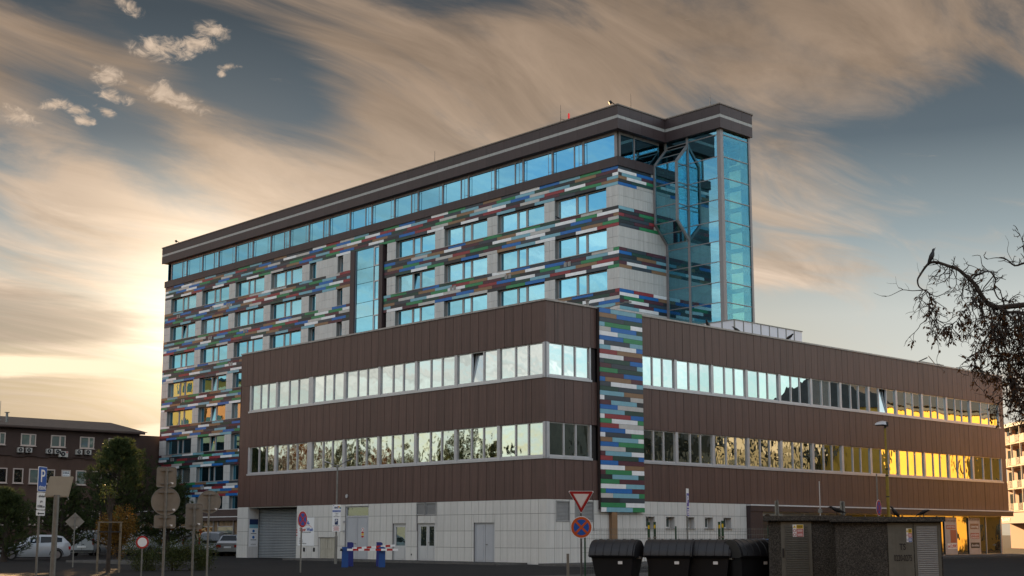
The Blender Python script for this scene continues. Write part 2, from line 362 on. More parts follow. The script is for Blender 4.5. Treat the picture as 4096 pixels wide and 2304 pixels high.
G_STAIR = glass('stair_tower_glass', (.34, .68, .84), .46, (.005, .02, .03), wave=.0015, wscale=.7, through=.93, tcol=(.45, .80, .78))
G_DOOR = glass('door_glass', (.6, .75, .75), .35, (.02, .035, .035), wave=.003)
BLK = pmat('black_rubber', (.012, .012, .013), .7)
STEEL = pmat('galvanised_steel', (.20, .195, .18), .5, .5, var=.15, scale=8)
SIGNB = pmat('sign_back_grey', (.23, .215, .185), .5, .4, var=.10, scale=5)
WPAINT = pmat('white_print', (.80, .80, .79), .4, var=.03)
REDP = pmat('red_print', (.42, .022, .022), .4, var=.1)
ORANGEP = pmat('faded_orange_print', (.50, .085, .018), .4, var=.12)
BLUEP = pmat('blue_print', (.012, .085, .36), .4, var=.08)
NAVY = pmat('navy_print', (.012, .03, .10), .4)
DARKP = pmat('dark_print', (.02, .02, .022), .5)
YELP = pmat('yellow_print', (.70, .48, .02), .45, var=.08)

# ------------------------------------------------------------------ ground
def ground_material():
    m, nt, N, L, b = material('asphalt')
    geo = N.new('ShaderNodeNewGeometry')
    a = N.new('ShaderNodeTexNoise'); a.inputs['Scale'].default_value = .35; a.inputs['Detail'].default_value = 6; L.new(geo.outputs['Position'], a.inputs['Vector'])
    c = N.new('ShaderNodeTexNoise'); c.inputs['Scale'].default_value = 60; c.inputs['Detail'].default_value = 2; L.new(geo.outputs['Position'], c.inputs['Vector'])
    mx = N.new('ShaderNodeMix'); mx.data_type = 'RGBA'; L.new(a.outputs[0], mx.inputs[0]); mx.inputs[6].default_value = rgb(.010, .010, .011); mx.inputs[7].default_value = rgb(.026, .025, .024)
    m2 = N.new('ShaderNodeMix'); m2.data_type = 'RGBA'; m2.blend_type = 'OVERLAY'; m2.inputs[0].default_value = .5; L.new(mx.outputs[2], m2.inputs[6]); L.new(c.outputs[0], m2.inputs[7])
    L.new(m2.outputs[2], b.inputs['Base Color']); b.inputs['Roughness'].default_value = .92; b.inputs['Specular IOR Level'].default_value = .15
    bp = N.new('ShaderNodeBump'); bp.inputs['Strength'].default_value = .4; bp.inputs['Distance'].default_value = .01; L.new(c.outputs[0], bp.inputs['Height']); L.new(bp.outputs[0], b.inputs['Normal'])
    return m
ASPH = ground_material()
tag(MB().add([(-3000, -3000, 0), (3000, -3000, 0), (3000, 3000, 0), (-3000, 3000, 0)], [(0, 1, 2, 3)]).build('ground', ASPH), kind='structure')

# ------------------------------------------------------------------ hotel tower
T = thing('hotel_tower', 'long tall block clad in multicoloured planks with dark brown roof fascia and glass stair tower', 'building', (-46, 27, 0), world=True)
YF, XE = 20.07, -12.69                        # front wall plane and end wall plane
TL = -80.0
TOPS = [27.07 - 3.09 * k for k in range(8)]
WH = 1.57
OPEN = [(-78.62 + 6.6 * k, -78.62 + 6.6 * k + 5.37) for k in range(10)]
OPEN[9] = (-19.3, -13.9)
BAY = (-45.5, -40.7)
core = MB().box(TL + .05, XE - .75, YF + .75, 34, 0, 31.1).build('building_core', BACK, T)
# plain back and left end of the block
MB().box(TL, TL + .04, YF + .05, 34.2, 0, 29).box(TL, XE - 1, 34.0, 34.2, 0, 29).build('rear_cladding', TILEB, T)
used_planks = []
rest = MB()
def clip(rect, holes):
    out = [rect]
    for hx0, hx1, hz0, hz1 in holes:
        nxt = []
        for x0, x1, z0, z1 in out:
            if x1 <= hx0 or x0 >= hx1 or z1 <= hz0 or z0 >= hz1: nxt.append((x0, x1, z0, z1)); continue
            if x0 < hx0: nxt.append((x0, hx0, z0, z1))
            if x1 > hx1: nxt.append((hx1, x1, z0, z1))
            a, b = max(x0, hx0), min(x1, hx1)
            if z1 > hz1: nxt.append((a, b, hz1, z1))
            if z0 < hz0: nxt.append((a, b, z0, hz0))
        out = nxt
    return [r for r in out if r[1] - r[0] > .03 and r[3] - r[2] > .03]
rp = random.Random(21)
front_wall = hold(MB().build('front_spandrel_wall', BACK, T))
end_wall = hold(MB().build('end_wall', BACK, T))
wallmb, endmb = MB(), MB(); piers = []
planks = []                                    # (priority, axis, a0, a1, z0, z1, colour)
bands = [(28.52, TOPS[0])] + [(TOPS[k] - WH, TOPS[k + 1]) for k in range(7)] + [(TOPS[7] - WH, .3)]
LEN, G = 2.2, .018
prev = None
for bi, (zt, zb) in enumerate(bands):
    if bi == 0: wallmb.box(TL + .05, XE - .05, YF + .05, YF + .75, zb + .01, zt - .01)
    else: wallmb.box(TL + .05, BAY[0] + .1, YF + .05, YF + .75, zb + .01, zt - .01).box(BAY[1] - .1, XE - .05, YF + .05, YF + .75, zb + .01, zt - .01)
    n = 6 if bi < 8 else 8
    above, abovee = [], []
    h = (zt - zb) / n
    off = rp.uniform(0, LEN); offe = rp.uniform(0, LEN)
    for r in range(n):
        z1 = zt - r * h; z0 = z1 - h
        x = TL - ((off + r * .55) % LEN); last = -1; row = []
        while x < XE:
            ban = {last} | {cc for b0, b1, cc in above if b1 > x + .05 and b0 < x + LEN - .05}
            c = rp.choices(range(11), PWT)[0]
            while c in ban: c = rp.choices(range(11), PWT)[0]
            last = c; row.append((x, x + LEN, c))
            a0, a1 = max(x, TL), min(x + LEN, XE)
            holes = [(BAY[0] - .05, BAY[1] + .05, 0, TOPS[0] + .02)]
            for (q0, q1, _, _) in clip((a0, a1, z0, z1), holes):
                if q1 - q0 > .08: planks.append((-q1, 'y', q0 + G / 2, q1 - G / 2, z0 + G / 2, z1 - G / 2, c))
            x += LEN
        above = row; rowe = []
        # end wall rows run on round the corner
        y = YF - LEN + ((offe + r * .55) % LEN); last = c
        while y < 26.0:
            ban = {last} | {cc for b0, b1, cc in abovee if b1 > y + .05 and b0 < y + LEN - .05}
            c2 = rp.choices(range(11), PWT)[0]
            while c2 in ban: c2 = rp.choices(range(11), PWT)[0]
            last = c2; rowe.append((y, y + LEN, c2))
            a0, a1 = max(y, YF + .02), min(y + LEN, 25.5)
            if a1 - a0 > .08 and z1 > 14: planks.append((14, 'x', a0 + G / 2, a1 - G / 2, z0 + G / 2, z1 - G / 2, c2))
            y += LEN
        abovee = rowe
planks.sort()
nobj = 0
for pr, ax, a0, a1, z0, z1, c in planks:
    jz = rp.uniform(0, .006)
    vis = not (ax == 'y' and a0 > -61.5 and z1 < 13 )     # low planks behind the wing are never seen
    if nobj < 300 and vis:
        nobj += 1
        if ax == 'y': piece('plank', a0, a1, YF + jz, YF + .05, z0, z1, PCOL[c], front_wall)
        else: piece('plank', XE - .05, XE - jz, a0, a1, z0, z1, PCOL[c], end_wall)
    else:
        rest.mi = c
        if ax == 'y': rest.box(a0, a1, YF + jz, YF + .05, z0, z1)
        else: rest.box(XE - .05, XE - jz, a0, a1, z0, z1)
tag(rest.build('plank_field', PCOL, T), kind='stuff')
# piers between the windows, faced with two columns of white panels
tiles = []; restt = MB()
edges = [TL] + [e for o in OPEN for e in o] + [XE]
for k, zt in enumerate(TOPS):
    zb = zt - WH
    for i in range(0, len(edges), 2):
        a0, a1 = edges[i], edges[i + 1]
        if not (a1 > BAY[0] and a0 < BAY[1]): piers.append((a0 + (.05 if i == 0 else 0), a1 - (.05 if i == len(edges) - 2 else 0), YF + .05, YF + .75, zb, zt))
        else:
            for s0, s1 in ((a0, BAY[0] + .1), (BAY[1] - .1, a1)):
                if s1 > s0: piers.append((s0, s1, YF + .05, YF + .75, zb, zt))
        segs = [(a0, a1)]
        if a1 > BAY[0] and a0 < BAY[1]: segs = [(s0, s1) for s0, s1 in ((a0, min(a1, BAY[0] - .05)), (max(a0, BAY[1] + .05), a1)) if s1 - s0 > .05]
        for s0, s1 in segs:
            nc = max(1, round((s1 - s0) / .6)); w = (s1 - s0) / nc
            for j in range(nc):
                for rz in range(2): tiles.append((-s1, 'y', s0 + j * w + .009, s0 + (j + 1) * w - .009, zb + rz * WH / 2 + .009, zb + (rz + 1) * WH / 2 - .009))
    # blind middle of the column left of the glass bay
    a0, a1 = OPEN[4][0] + 1.1, OPEN[4][1] - .85
    piers.append((a0, a1, YF + .05, YF + .7, zb, zt)); w = (a1 - a0) / 6
    for j in range(6):
        for rz in range(2): tiles.append((-a1, 'y', a0 + j * w + .006, a0 + (j + 1) * w - .006, zb + rz * WH / 2 + .006, zb + (rz + 1) * WH / 2 - .006))
    if zt > 15:
        w = .54
        for j in range(10):
            for rz in range(2): tiles.append((13, 'x', YF + .04 + j * w + .006, YF + .04 + (j + 1) * w - .006, zb + rz * WH / 2 + .006, zb + (rz + 1) * WH / 2 - .006))
endmb.box(XE - .7, XE - .05, YF + .06, 25.6, 0, 28.52)
front_wall.data = wallmb.mesh('front_spandrel_wall', BACK); end_wall.data = endmb.mesh('end_wall', BACK)
REV = pmat('reveal_grey', (.19, .18, .165), .7, var=.1)
for q in piers: piece('window_pier', *q, REV, T)
tiles.sort(); nobj = 0
for pr, ax, a0, a1, z0, z1 in tiles:
    vis = not (ax == 'y' and a0 > -61.5 and z1 < 13)
    if nobj < 300 and vis:
        nobj += 1
        if ax == 'y': piece('white_panel', a0, a1, YF + .012, YF + .05, z0, z1, TILEB, front_wall)
        else: piece('white_panel', XE - .05, XE - .012, a0, a1, z0, z1, TILEB, end_wall)
    elif ax == 'y': restt.box(a0, a1, YF + .012, YF + .05, z0, z1)
    else: restt.box(XE - .05, XE - .012, a0, a1, z0, z1)
tag(restt.build('white_panel_field', TILEB, T), kind='stuff')

# windows of the tower: frame with three panes and a sill, set back in the opening
def pane(parent, x0, x1, y, z0, z1, mat, axis='y', tilt=0.0, name='pane'):
    key = ('pane', round(x1 - x0, 3), round(z1 - z0, 3), axis, mat.name)
    if key not in _pc:
        w, h = x1 - x0, z1 - z0
        _pc[key] = (MB().box(-w / 2, w / 2, 0, .02, 0, h) if axis == 'y' else MB().box(-.02, 0, -w / 2, w / 2, 0, h)).mesh('pane', mat)
    c = (x0 + x1) / 2
    o = link(name, _pc[key], parent, (c, y, z0) if axis == 'y' else (y, c, z0))
    rr = random.Random(int(x0 * 100) * 7919 + int(z0 * 100) * 104729 + (axis == 'y'))
    jz, jx = rr.gauss(0, R(.12)), rr.gauss(0, R(.10))
    if axis == 'y': o.rotation_euler = (jx - tilt, 0, jz)
    else: o.rotation_euler = (0, jx - tilt, jz)
    return o
def frame_y(mb, xs, y0, y1, z0, z1, fw):       # outer frame and uprights at the xs pairs
    mb.box(xs[0], xs[-1], y0, y1, z0, z0 + fw).box(xs[0], xs[-1], y0, y1, z1 - fw, z1)
    return mb
for k, zt in enumerate(TOPS):
    zb = zt - WH
    for ci, (a0, a1) in enumerate(OPEN):
        if ci == 5: continue
        if a0 > -61.5 and zt < 13.2: continue                      # behind the wing
        if ci == 4:
            for s0, s1 in ((a0, a0 + 1.1), (a1 - .85, a1)):
                w = hold(MB().box(s0, s0 + .12, YF + .34, YF + .42, zb, zt).box(s1 - .10, s1, YF + .34, YF + .42, zb, zt).box(s0 + .12, s1 - .1, YF + .34, YF + .42, zb, zb + .08).box(s0 + .12, s1 - .1, YF + .34, YF + .42, zt - .08, zt).build('window', GREYF, T))
                pane(w, s0 + .12, s1 - .1, YF + .37, zb + .08, zt - .08, G_TOWER, tilt=R(6) if (k in (0, 2) and s0 > a0) or (k == 2 and s0 == a0) else 0)
                piece('sill', s0 - .02, s1 + .02, YF - .05, YF + .34, zb - .04, zb + .012, GREYF, w)
            continue
        L_ = a1 - a0; m = MB(); y0, y1 = YF + .32, YF + .42
        up = [(0, .13), (1.98, 2.20), (3.02, 3.24), (L_ - .13, L_)]
        for u0, u1 in up: m.box(a0 + u0, a0 + u1, y0, y1, zb, zt)
        for j in range(3): m.box(a0 + up[j][1], a0 + up[j + 1][0], y0, y1, zb, zb + .07).box(a0 + up[j][1], a0 + up[j + 1][0], y0, y1, zt - .07, zt)
        w = hold(m.build('window', GREYF, T))
        opened = (k, ci) in ((1, 6), (1, 0), (3, 1), (4, 1), (5, 1))
        for j in range(3):
            pane(w, a0 + up[j][1], a0 + up[j + 1][0], YF + .37, zb + .07, zt - .07, G_TOWER, tilt=R(7) if (opened and j == 1) else 0)
        piece('sill', a0 - .02, a1 + .02, YF - .06, YF + .32, zb - .04, zb + .012, GREYF, w)
# pairs of small vent grilles in the spandrels
for (vx, vk) in ((-77.2, 0), (-70.3, 0), (-67.0, 0), (-70.4, 1), (-63.6, 1), (-75.6, 3), (-31.6, 1), (-24.9, 1), (-18.3, 1), (-77.4, 5), (-71.5, 5), (-71.0, 6), (-66.2, 2)):
    zc = TOPS[vk] - WH - .55
    for s in (0, .42):
        g = MB().box(vx + s, vx + s + .30, YF - .035, YF - .002, zc - .17, zc + .17)
        for q in range(4): g.box(vx + s + .03, vx + s + .27, YF - .05, YF - .036, zc - .13 + q * .075, zc - .10 + q * .075)
        g.build('vent_grille', GREYF, T)
# tall glazed bay with brown piers
b = hold(MB().box(BAY[0], BAY[0] + .66, YF - .14, YF + .7, 0, TOPS[0] + .05).build('bay_pier', FASC, T))
MB().box(BAY[1] - .52, BAY[1], YF - .14, YF + .7, 0, TOPS[0] + .05).build('bay_pier', FASC, T)
gm = MB(); gx0, gx1, gxm = BAY[0] + .66, BAY[1] - .52, -42.1
for xx in (gx0, gxm, gx1): gm.box(xx - .05, xx + .05, YF - .03, YF + .08, 8, TOPS[0])
bayw = hold(gm.build('bay_window', MULL, T))
zz = TOPS[0]; seq = []
while zz > 9: seq.append((zz, zz - 1.76)); seq.append((zz - 1.76, zz - 3.09)); zz -= 3.09
for z1, z0 in seq:
    pane(bayw, gx0 + .05, gxm - .05, YF + .02, z0 + .02, z1 - .02, G_TOWER)
    o = pane(bayw, gxm + .05, gx1 - .05, YF + .02, z0 + .02, z1 - .02, G_TOWER)
    if z1 - z0 > 1.5:
        MB().box(gxm + .05, gxm + .15, YF - .06, YF + .01, z0, z1).box(gx1 - .15, gx1 - .05, YF - .06, YF + .01, z0, z1).box(gxm + .15, gx1 - .15, YF - .06, YF + .01, z0, z0 + .1).box(gxm + .15, gx1 - .15, YF - .06, YF + .01, z1 - .1, z1).build('casement', ALU, bayw)

# brown sill band, roof ribbon windows, fascia
SB = hold(MB().box(TL - .05, XE + .04, YF - .02, YF + .7, 28.54, 29.18).box(XE - .5, XE + .04, YF + .7, 24.0, 28.54, 29.18).build('sill_band', BACK, T))
x = TL - .08
while x < XE:
    x1 = min(x + 2.05, XE + .06); piece('band_panel', x + .006, x1 - .006, YF - .10, YF - .02, 28.50, 29.2, FASC, SB); x = x1
y = YF - .1
while y < 23.8:
    y1 = min(y + 1.95, 24.0); piece('band_panel', XE + .04, XE + .12, y + .006, y1 - .006, 28.50, 29.2, FASC, SB); y = y1
YR, XR = YF + .18, XE - .18
rib = MB().box(TL + 1.0, XE - 1.0, YR + .15, YR + .25, 29.18, 29.2)
for i in range(21):                            # posts every 3.3 m; ladder-like brackets on the odd side
    px = -13.1 - 3.3 * i
    if px < TL + .5: px = TL + .55
    rp_ = hold(MB().box(px - .09, px + .09, YR, YR + .16, 29.2, 31.3).build('ribbon_post', MULL, T))
    if 0 < i < 20:
        lb = MB().tube([(px - .30, YR - .12, 29.2), (px - .30, YR - .12, 31.2)], .022, 5).tube([(px + .20, YR - .12, 29.2), (px + .20, YR - .12, 31.2)], .022, 5)
        for zq in (29.45, 30.9): lb.tube([(px - .3, YR - .12, zq), (px + .2, YR - .12, zq)], .016, 5)
        lb.build('sunblind_guide', MULL, rp_)
    if i < 20:
        qx = max(px - 3.3, TL + .55); w = hold(MB().box(qx + .09, px - .09, YR + .02, YR + .12, 29.2, 29.27).box(qx + .09, px - .09, YR + .02, YR + .12, 31.02, 31.3).build('window', MULL, T))
        if i % 2 == 1 and px - qx > 2.5:
            sp = px - .95
            pane(w, qx + .09, sp - .05, YR + .06, 29.27, 31.02, G_RIBBON); pane(w, sp + .05, px - .09, YR + .06, 29.27, 31.02, G_RIBBON)
            piece('mullion', sp - .05, sp + .05, YR + .02, YR + .12, 29.27, 31.02, MULL, w)
        else: pane(w, qx + .09, px - .09, YR + .06, 29.27, 31.02, G_RIBBON)
# ribbon on the end wall
for y0, y1 in ((YR + .35, 22.05), (22.2, 25.0)):
    w = hold(MB().box(XR - .12, XR - .02, y0, y1, 29.2, 29.27).box(XR - .12, XR - .02, y0, y1, 31.02, 31.3).box(XR - .14, XR, y0 - .12, y0, 29.2, 31.3).build('window', MULL, T))
    pane(w, y0, y1, XR - .05, 29.27, 31.02, G_STAIR, 'x')
MB().box(TL + .1, TL + .2, YR, 33, 29.18, 31.2).build('end_glazing', G_RIBBON, T)
MB().box(TL + 1, XR - .6, YR + 2.6, YR + 2.7, 29.18, 31.2).build('room_partition', pmat('pale_green_wall', (.45, .55, .35), .9), T)
MB().box(TL + .2, XR - .2, YR + .3, 33.5, 29.0, 29.16).build('top_floor_slab', CONC, T)
# fascia: outline of the roof in plan, dark panels above and below a pale strip
PSTRIP = pmat('pale_grey_strip', (.34, .335, .32), .55, var=.08, streak=.15)
FX, FY, FI, FO, FE = -12.34, 19.72, 25.07, -7.06, 28.97
TLF = -80.4
roof = hold(MB().prism([(TLF + .1, FY + .1, 31.22), (FX - .1, FY + .1, 31.22), (FX - .1, FI + .1, 31.22), (FO - .1, FI + .1, 31.22), (FO - .1, FE - .1, 31.22), (FX - .1, 34, 31.22), (TLF + .1, 34, 31.22)], (0, 0, 1.72)).build('roof', FASC, T))
MB().prism([(TLF - .06, FY - .06, 32.97), (FX + .06, FY - .06, 32.97), (FX + .06, FI - .06, 32.97), (FO + .06, FI - .06, 32.97), (FO + .06, FE + .06, 32.97), (FX, 34.1, 32.97), (TLF - .06, 34.1, 32.97)], (0, 0, .09)).build('roof_coping', pmat('coping_metal', (.17, .14, .12), .5, .3), roof)
def run(p, q, L1, L2):
    p, q = Vector(p), Vector(q); t = (q - p).normalized(); n = Vector((t.y, -t.x)); tot = (q - p).length
    for z0, z1, ln, mat, nm, dp in ((31.2, 32.0, L1, FASC, 'fascia_panel', .0), (32.24, 32.97, L1, FASC, 'fascia_panel', .0), (32.0, 32.24, L2, PSTRIP, 'pale_strip', .02)):
        s = 0.0; k = max(1, round(tot / ln)); w = tot / k
        for i in range(k):
            a, b = p + t * (i * w + .006), p + t * ((i + 1) * w - .006)
            lo = a - n * .1; hi = b + n * (0 - dp)
            x0, x1 = sorted((lo.x, hi.x)); y0, y1 = sorted((lo.y, hi.y))
            piece(nm, x0, x1, y0, y1, z0 + .004, z1 - .004, mat, roof)
run((TLF, FY), (FX, FY), 2.05, 2.33); run((FX, FY), (FX, FI), 1.25, .9); run((FX, FI), (FO, FI), 1.75, 1.4); run((FO, FI), (FO, FE), 1.3, .55)

# glass stair tower in the corner, with a pushed-out bay
G_SIDE = glass('stair_side_glass', (.34, .70, .90), .14, (.005, .02, .03), wave=.002, wscale=.7, through=.96, tcol=(.80, .97, .88))
SY, SX, SM, SE = 25.4, -7.35, -10.45, 28.9     # front plane, right plane, middle post, far end
stair = hold(MB().box(XE - .6, -9.25, SE - .2, SE + .0, 12, 31.2).box(-8.05, SX - .1, SE - .2, SE, 12, 31.2).build('stair_core', pmat('stair_core_wall', (.12, .13, .12), .8), T))
rows = [31.25, 30.83, 29.16, 27.55, 25.92, 24.33, 22.80, 21.27, 19.76, 18.26, 16.8, 15.3, 13.8]
fl = MB()
for z in rows[1:]: fl.box(XE - .4, -9.6, 26.9, SE - .25, z - .12, z - .02).box(-9.6, SX - .4, SE - .5, SE - .22, z - .3, z - .02)
fl.build('stair_landing', CONC, stair)
for i, z in enumerate(rows[2:-1]):
    a, bq = ((-12.2, 26.2), (-9.6, 26.2)) if i % 2 else ((-9.6, 26.2), (-12.2, 26.2))
    MB().beam((a[0], a[1], z), (bq[0], bq[1], z - 1.55), .9, .18).build('stair_flight', CONC, stair)
# posts
for nm, x0, x1, y0, y1 in (('corner_post', SX - .28, SX + .06, SY - .06, SY + .28), ('middle_post', SM - .10, SM + .10, SY - .05, SY + .12), ('inner_post', XE + .0, XE + .22, SY - .05, SY + .12), ('end_post', SX - .16, SX + .06, SE - .16, SE + .06)):
    MB().box(x0, x1, y0, y1, 14.0 if nm != 'inner_post' else 14.0, 31.25).build(nm, MULL, T)
sw = hold(MB().build('stair_glazing_front', MULL, T)); mbf = MB()
se = hold(MB().build('stair_glazing_side', MULL, T)); mbe = MB()
BZ = (30.6, 29.17, 24.63, 23.3)                # pushed-out bay: top of slope, top, bottom, end of slope
BY = 24.08
for i in range(len(rows) - 1):
    z1, z0 = rows[i], rows[i + 1]
    mbf.box(SM + .10, SX - .28, SY - .03, SY + .06, z0 - .03, z0 + .03)
    pane(sw, SM + .10, SX - .28, SY + .0, z0 + .03, z1 - .03, G_STAIR)
    if z0 > BZ[0] - .1 or z0 < BZ[3]:
        mbf.box(XE + .22, SM - .10, SY - .03, SY + .06, z0 - .03, z0 + .03)
        pane(sw, XE + .22, SM - .10, SY + .0, z0 + .03, (min(z1, BZ[3]) if z0 < BZ[3] else z1) - .03, G_STAIR)
    mbe.box(SX - .06, SX + .03, SY + .28, SE - .16, z0 - .03, z0 + .03)
    pane(se, SY + .28, SE - .16, SX, z0 + .03, z1 - .03, G_SIDE, 'x')
    pane(se, -9.25, -8.05, SE - .1, z0 + .03, z1 - .03, G_SIDE)
sw.data = mbf.mesh('stair_glazing_front', MULL); se.data = mbe.mesh('stair_glazing_side', MULL)
# the bay itself: frame bars along its edges, slanted and upright panes
bay = MB(); bw = .2
prof = [(SY, BZ[0]), (BY, BZ[1]), (BY, BZ[2]), (SY, BZ[3])]
for xq in (XE + .11, SM):
    for (ya, za), (yb, zb_) in zip(prof[:-1], prof[1:]): bay.beam((xq, ya, za), (xq, yb, zb_), bw, .14, (1, 0, 0))
bars_ = [prof[0], ((SY + BY) / 2, (BZ[0] + BZ[1]) / 2), prof[1], (BY, 27.55), (BY, 25.92), prof[2], ((SY + BY) / 2, (BZ[2] + BZ[3]) / 2), prof[3]]
for yq, zq in bars_: bay.beam((XE + .2, yq, zq), (SM - .1, yq, zq), .07, .07)
for zq in (27.55, 27.25, 25.92, 25.6, 29.0): bay.beam((SM, BY, zq), (SM, SY, zq), .06, .06)
bayf = hold(bay.build('stair_bay_frame', MULL, T))
def quadpane(pts, par):
    n = (Vector(pts[1]) - Vector(pts[0])).cross(Vector(pts[2]) - Vector(pts[0])).normalized() * .015
    MB().prism(pts, n).build('pane', G_STAIR, par)
for (ya, za), (yb, zb_) in zip(bars_[:-1], bars_[1:]):
    quadpane([(XE + .2, ya, za), (XE + .2, yb, zb_), (SM - .1, yb, zb_), (SM - .1, ya, za)], bayf)
quadpane([(SM - .02, SY, BZ[0] - .1), (SM - .02, BY + .05, BZ[1]), (SM - .02, SY, BZ[1])], bayf)
quadpane([(SM - .02, SY, BZ[3] + .1), (SM - .02, SY, BZ[2]), (SM - .02, BY + .05, BZ[2])], bayf)
for z1, z0 in ((BZ[1], 27.55), (27.55, 25.92), (25.92, BZ[2])): quadpane([(SM - .02, BY + .08, z1), (SM - .02, BY + .08, z0), (SM - .02, SY, z0), (SM - .02, SY, z1)], bayf)

# ------------------------------------------------------------------ office wing
W = thing('office_wing', 'low brown panelled wing with two ribbons of windows over a white tiled ground floor', 'building', (-12, 20, 0), world=True)
WT = 14.43
LX, RY = -31.0, 52.3
ZB = [(3.5, 5.70), (7.67, 10.10), (12.03, 14.33)]      # brown bands
ZW = [(5.70, 7.67), (10.10, 12.03)]                    # window ribbons
wb = MB()
for z0, z1 in ZB: wb.prism([(LX + .04, .04, z0), (-.04, .04, z0), (-.04, RY - .04, z0), (-18, RY - .04, z0), (-18, 14.9, z0), (LX + .04, 14.9, z0)], (0, 0, z1 - z0))
for z0, z1 in ZW: wb.prism([(LX + .04, .40, z0), (-.40, .40, z0), (-.40, RY - .4, z0), (-17.6, RY - .4, z0), (-17.6, 14.5, z0), (LX + .04, 14.5, z0)], (0, 0, z1 - z0))
body = hold(wb.build('wing_body', BACK, W))
MB().prism([(LX - .05, -.06, WT - .1), (.06, -.06, WT - .1), (.06, RY + .05, WT - .1), (-18, RY + .05, WT - .1), (-18, 15, WT - .1), (LX - .05, 15, WT - .1)], (0, 0, .10)).build('roof_coping', pmat('coping_grey', (.36, .33, .30), .6, .2, streak=.2), W)
rw = random.Random(5)
panels = []
lp = [LX + .0]
while lp[-1] < -.8: lp.append(lp[-1] + rw.choice((.70, .73, .76, .73)))
lp[-1] = 0.0
rpn = [0.0]
while rpn[-1] < RY - .8: rpn.append(rpn[-1] + rw.choice((.69, .72, .75, .72)))
rpn[-1] = RY
for bi, (z0, z1) in enumerate(ZB):
    for a0, a1 in zip(lp[:-1], lp[1:]): panels.append((0 if bi else 1, 'y', a0, a1, z0, z1))
    for a0, a1 in zip(rpn[:-1], rpn[1:]):
        if a1 < 4.1 or a0 > 7.7: panels.append((a0, 'x', a0, a1, z0, z1))
        elif a0 < 4.1: panels.append((a0, 'x', a0, 4.06, z0, z1))
        elif a1 > 7.7: panels.append((a0, 'x', 7.7, a1, z0, z1))
panels.sort(); rest = MB()
for i, (pr, ax, a0, a1, z0, z1) in enumerate(panels):
    dp = rw.uniform(0, .008)
    a0, a1 = round(a0, 3), round(a1, 3)
    if i < 298:
        if ax == 'y': o = piece('cladding_panel', a0 + .013, a1 - .013, 0, .04, z0 + .004, z1, BROWN, body); o.location.y = dp; o.rotation_euler.z = rw.gauss(0, .0012)
        else: o = piece('cladding_panel', -.04, 0, a0 + .013, a1 - .013, z0 + .004, z1, BROWN, body); o.location.x = -.04 - dp; o.rotation_euler.z = rw.gauss(0, .0012)
    elif ax == 'y': rest.box(a0 + .013, a1 - .013, dp, .04, z0 + .004, z1)
    else: rest.box(-.04, -dp, a0 + .013, a1 - .013, z0 + .004, z1)
tag(rest.build('cladding_panel_field', BROWN, W), kind='stuff')
MB().box(LX - .03, LX, 0, 14, 3.5, WT - .1).build('end_cladding', BROWN, W)

def ribbon(axis, a0, a1, z0, z1, gmat, opened=-1, posts=(.12, .12), wide_left=0.0):
    """one bay of the window ribbon: aluminium frame, three panes, sill"""
    m = MB(); fr = .16 ; d0, d1 = .10, .20
    p0, p1 = a0 + posts[0] + wide_left, a1 - posts[1]
    w = p1 - p0
    ups = [(a0, p0), (p0 + w * .345, p0 + w * .345 + .10), (p0 + w * .645, p0 + w * .645 + .10), (p1, a1)]
    def bx(u0, u1, e0, e1, q0, q1):
        if axis == 'y': m.box(u0, u1, e0, e1, q0, q1)
        else: m.box(-e1, -e0, u0, u1, q0, q1)
    for i, (u0, u1) in enumerate(ups): bx(u0, u1, (.04 if i in (0, 3) else .08), d1, z0 + .10, z1)
    for i in range(3): bx(ups[i][1], ups[i + 1][0], .08, d1, z0 + .10, z0 + .20); bx(ups[i][1], ups[i + 1][0], .09, d1, z1 - .05, z1)
    bx(a0, a1, -.05, d1 + .1, z0 - .02, z0 + .10)
    o = hold(m.build('window', ALU, W))
    for i in range(3):
        t = R(8) if i == opened else 0
        if i == opened:
            f = MB()
            u0, u1 = ups[i][1] + .01, ups[i + 1][0] - .01
            for q in ((u0, u0 + .06), (u1 - .06, u1)):
                if axis == 'y': f.box(q[0] - u0, q[1] - u0, 0, .05, 0, z1 - z0 - .27)
                else: f.box(-.05, 0, q[0] - u0, q[1] - u0, 0, z1 - z0 - .27)
            so_ = link('sash', f.mesh('sash', ALU), o, (u0, .12, z0 + .21) if axis == 'y' else (-.12, u0, z0 + .21))
            so_.rotation_euler = (-t, 0, 0) if axis == 'y' else (0, -t, 0)
        pane(o, ups[i][1], ups[i + 1][0], .14 if axis == 'y' else -.14, z0 + .20, z1 - .05, gmat, axis, tilt=t)
    for i in (0, 3):                            # rain-guard brackets on the posts
        pass
    return o
PL = [-29.9, -26.45, -22.5, -18.55, -14.9, -11.25, -7.55, -3.85, -.0]
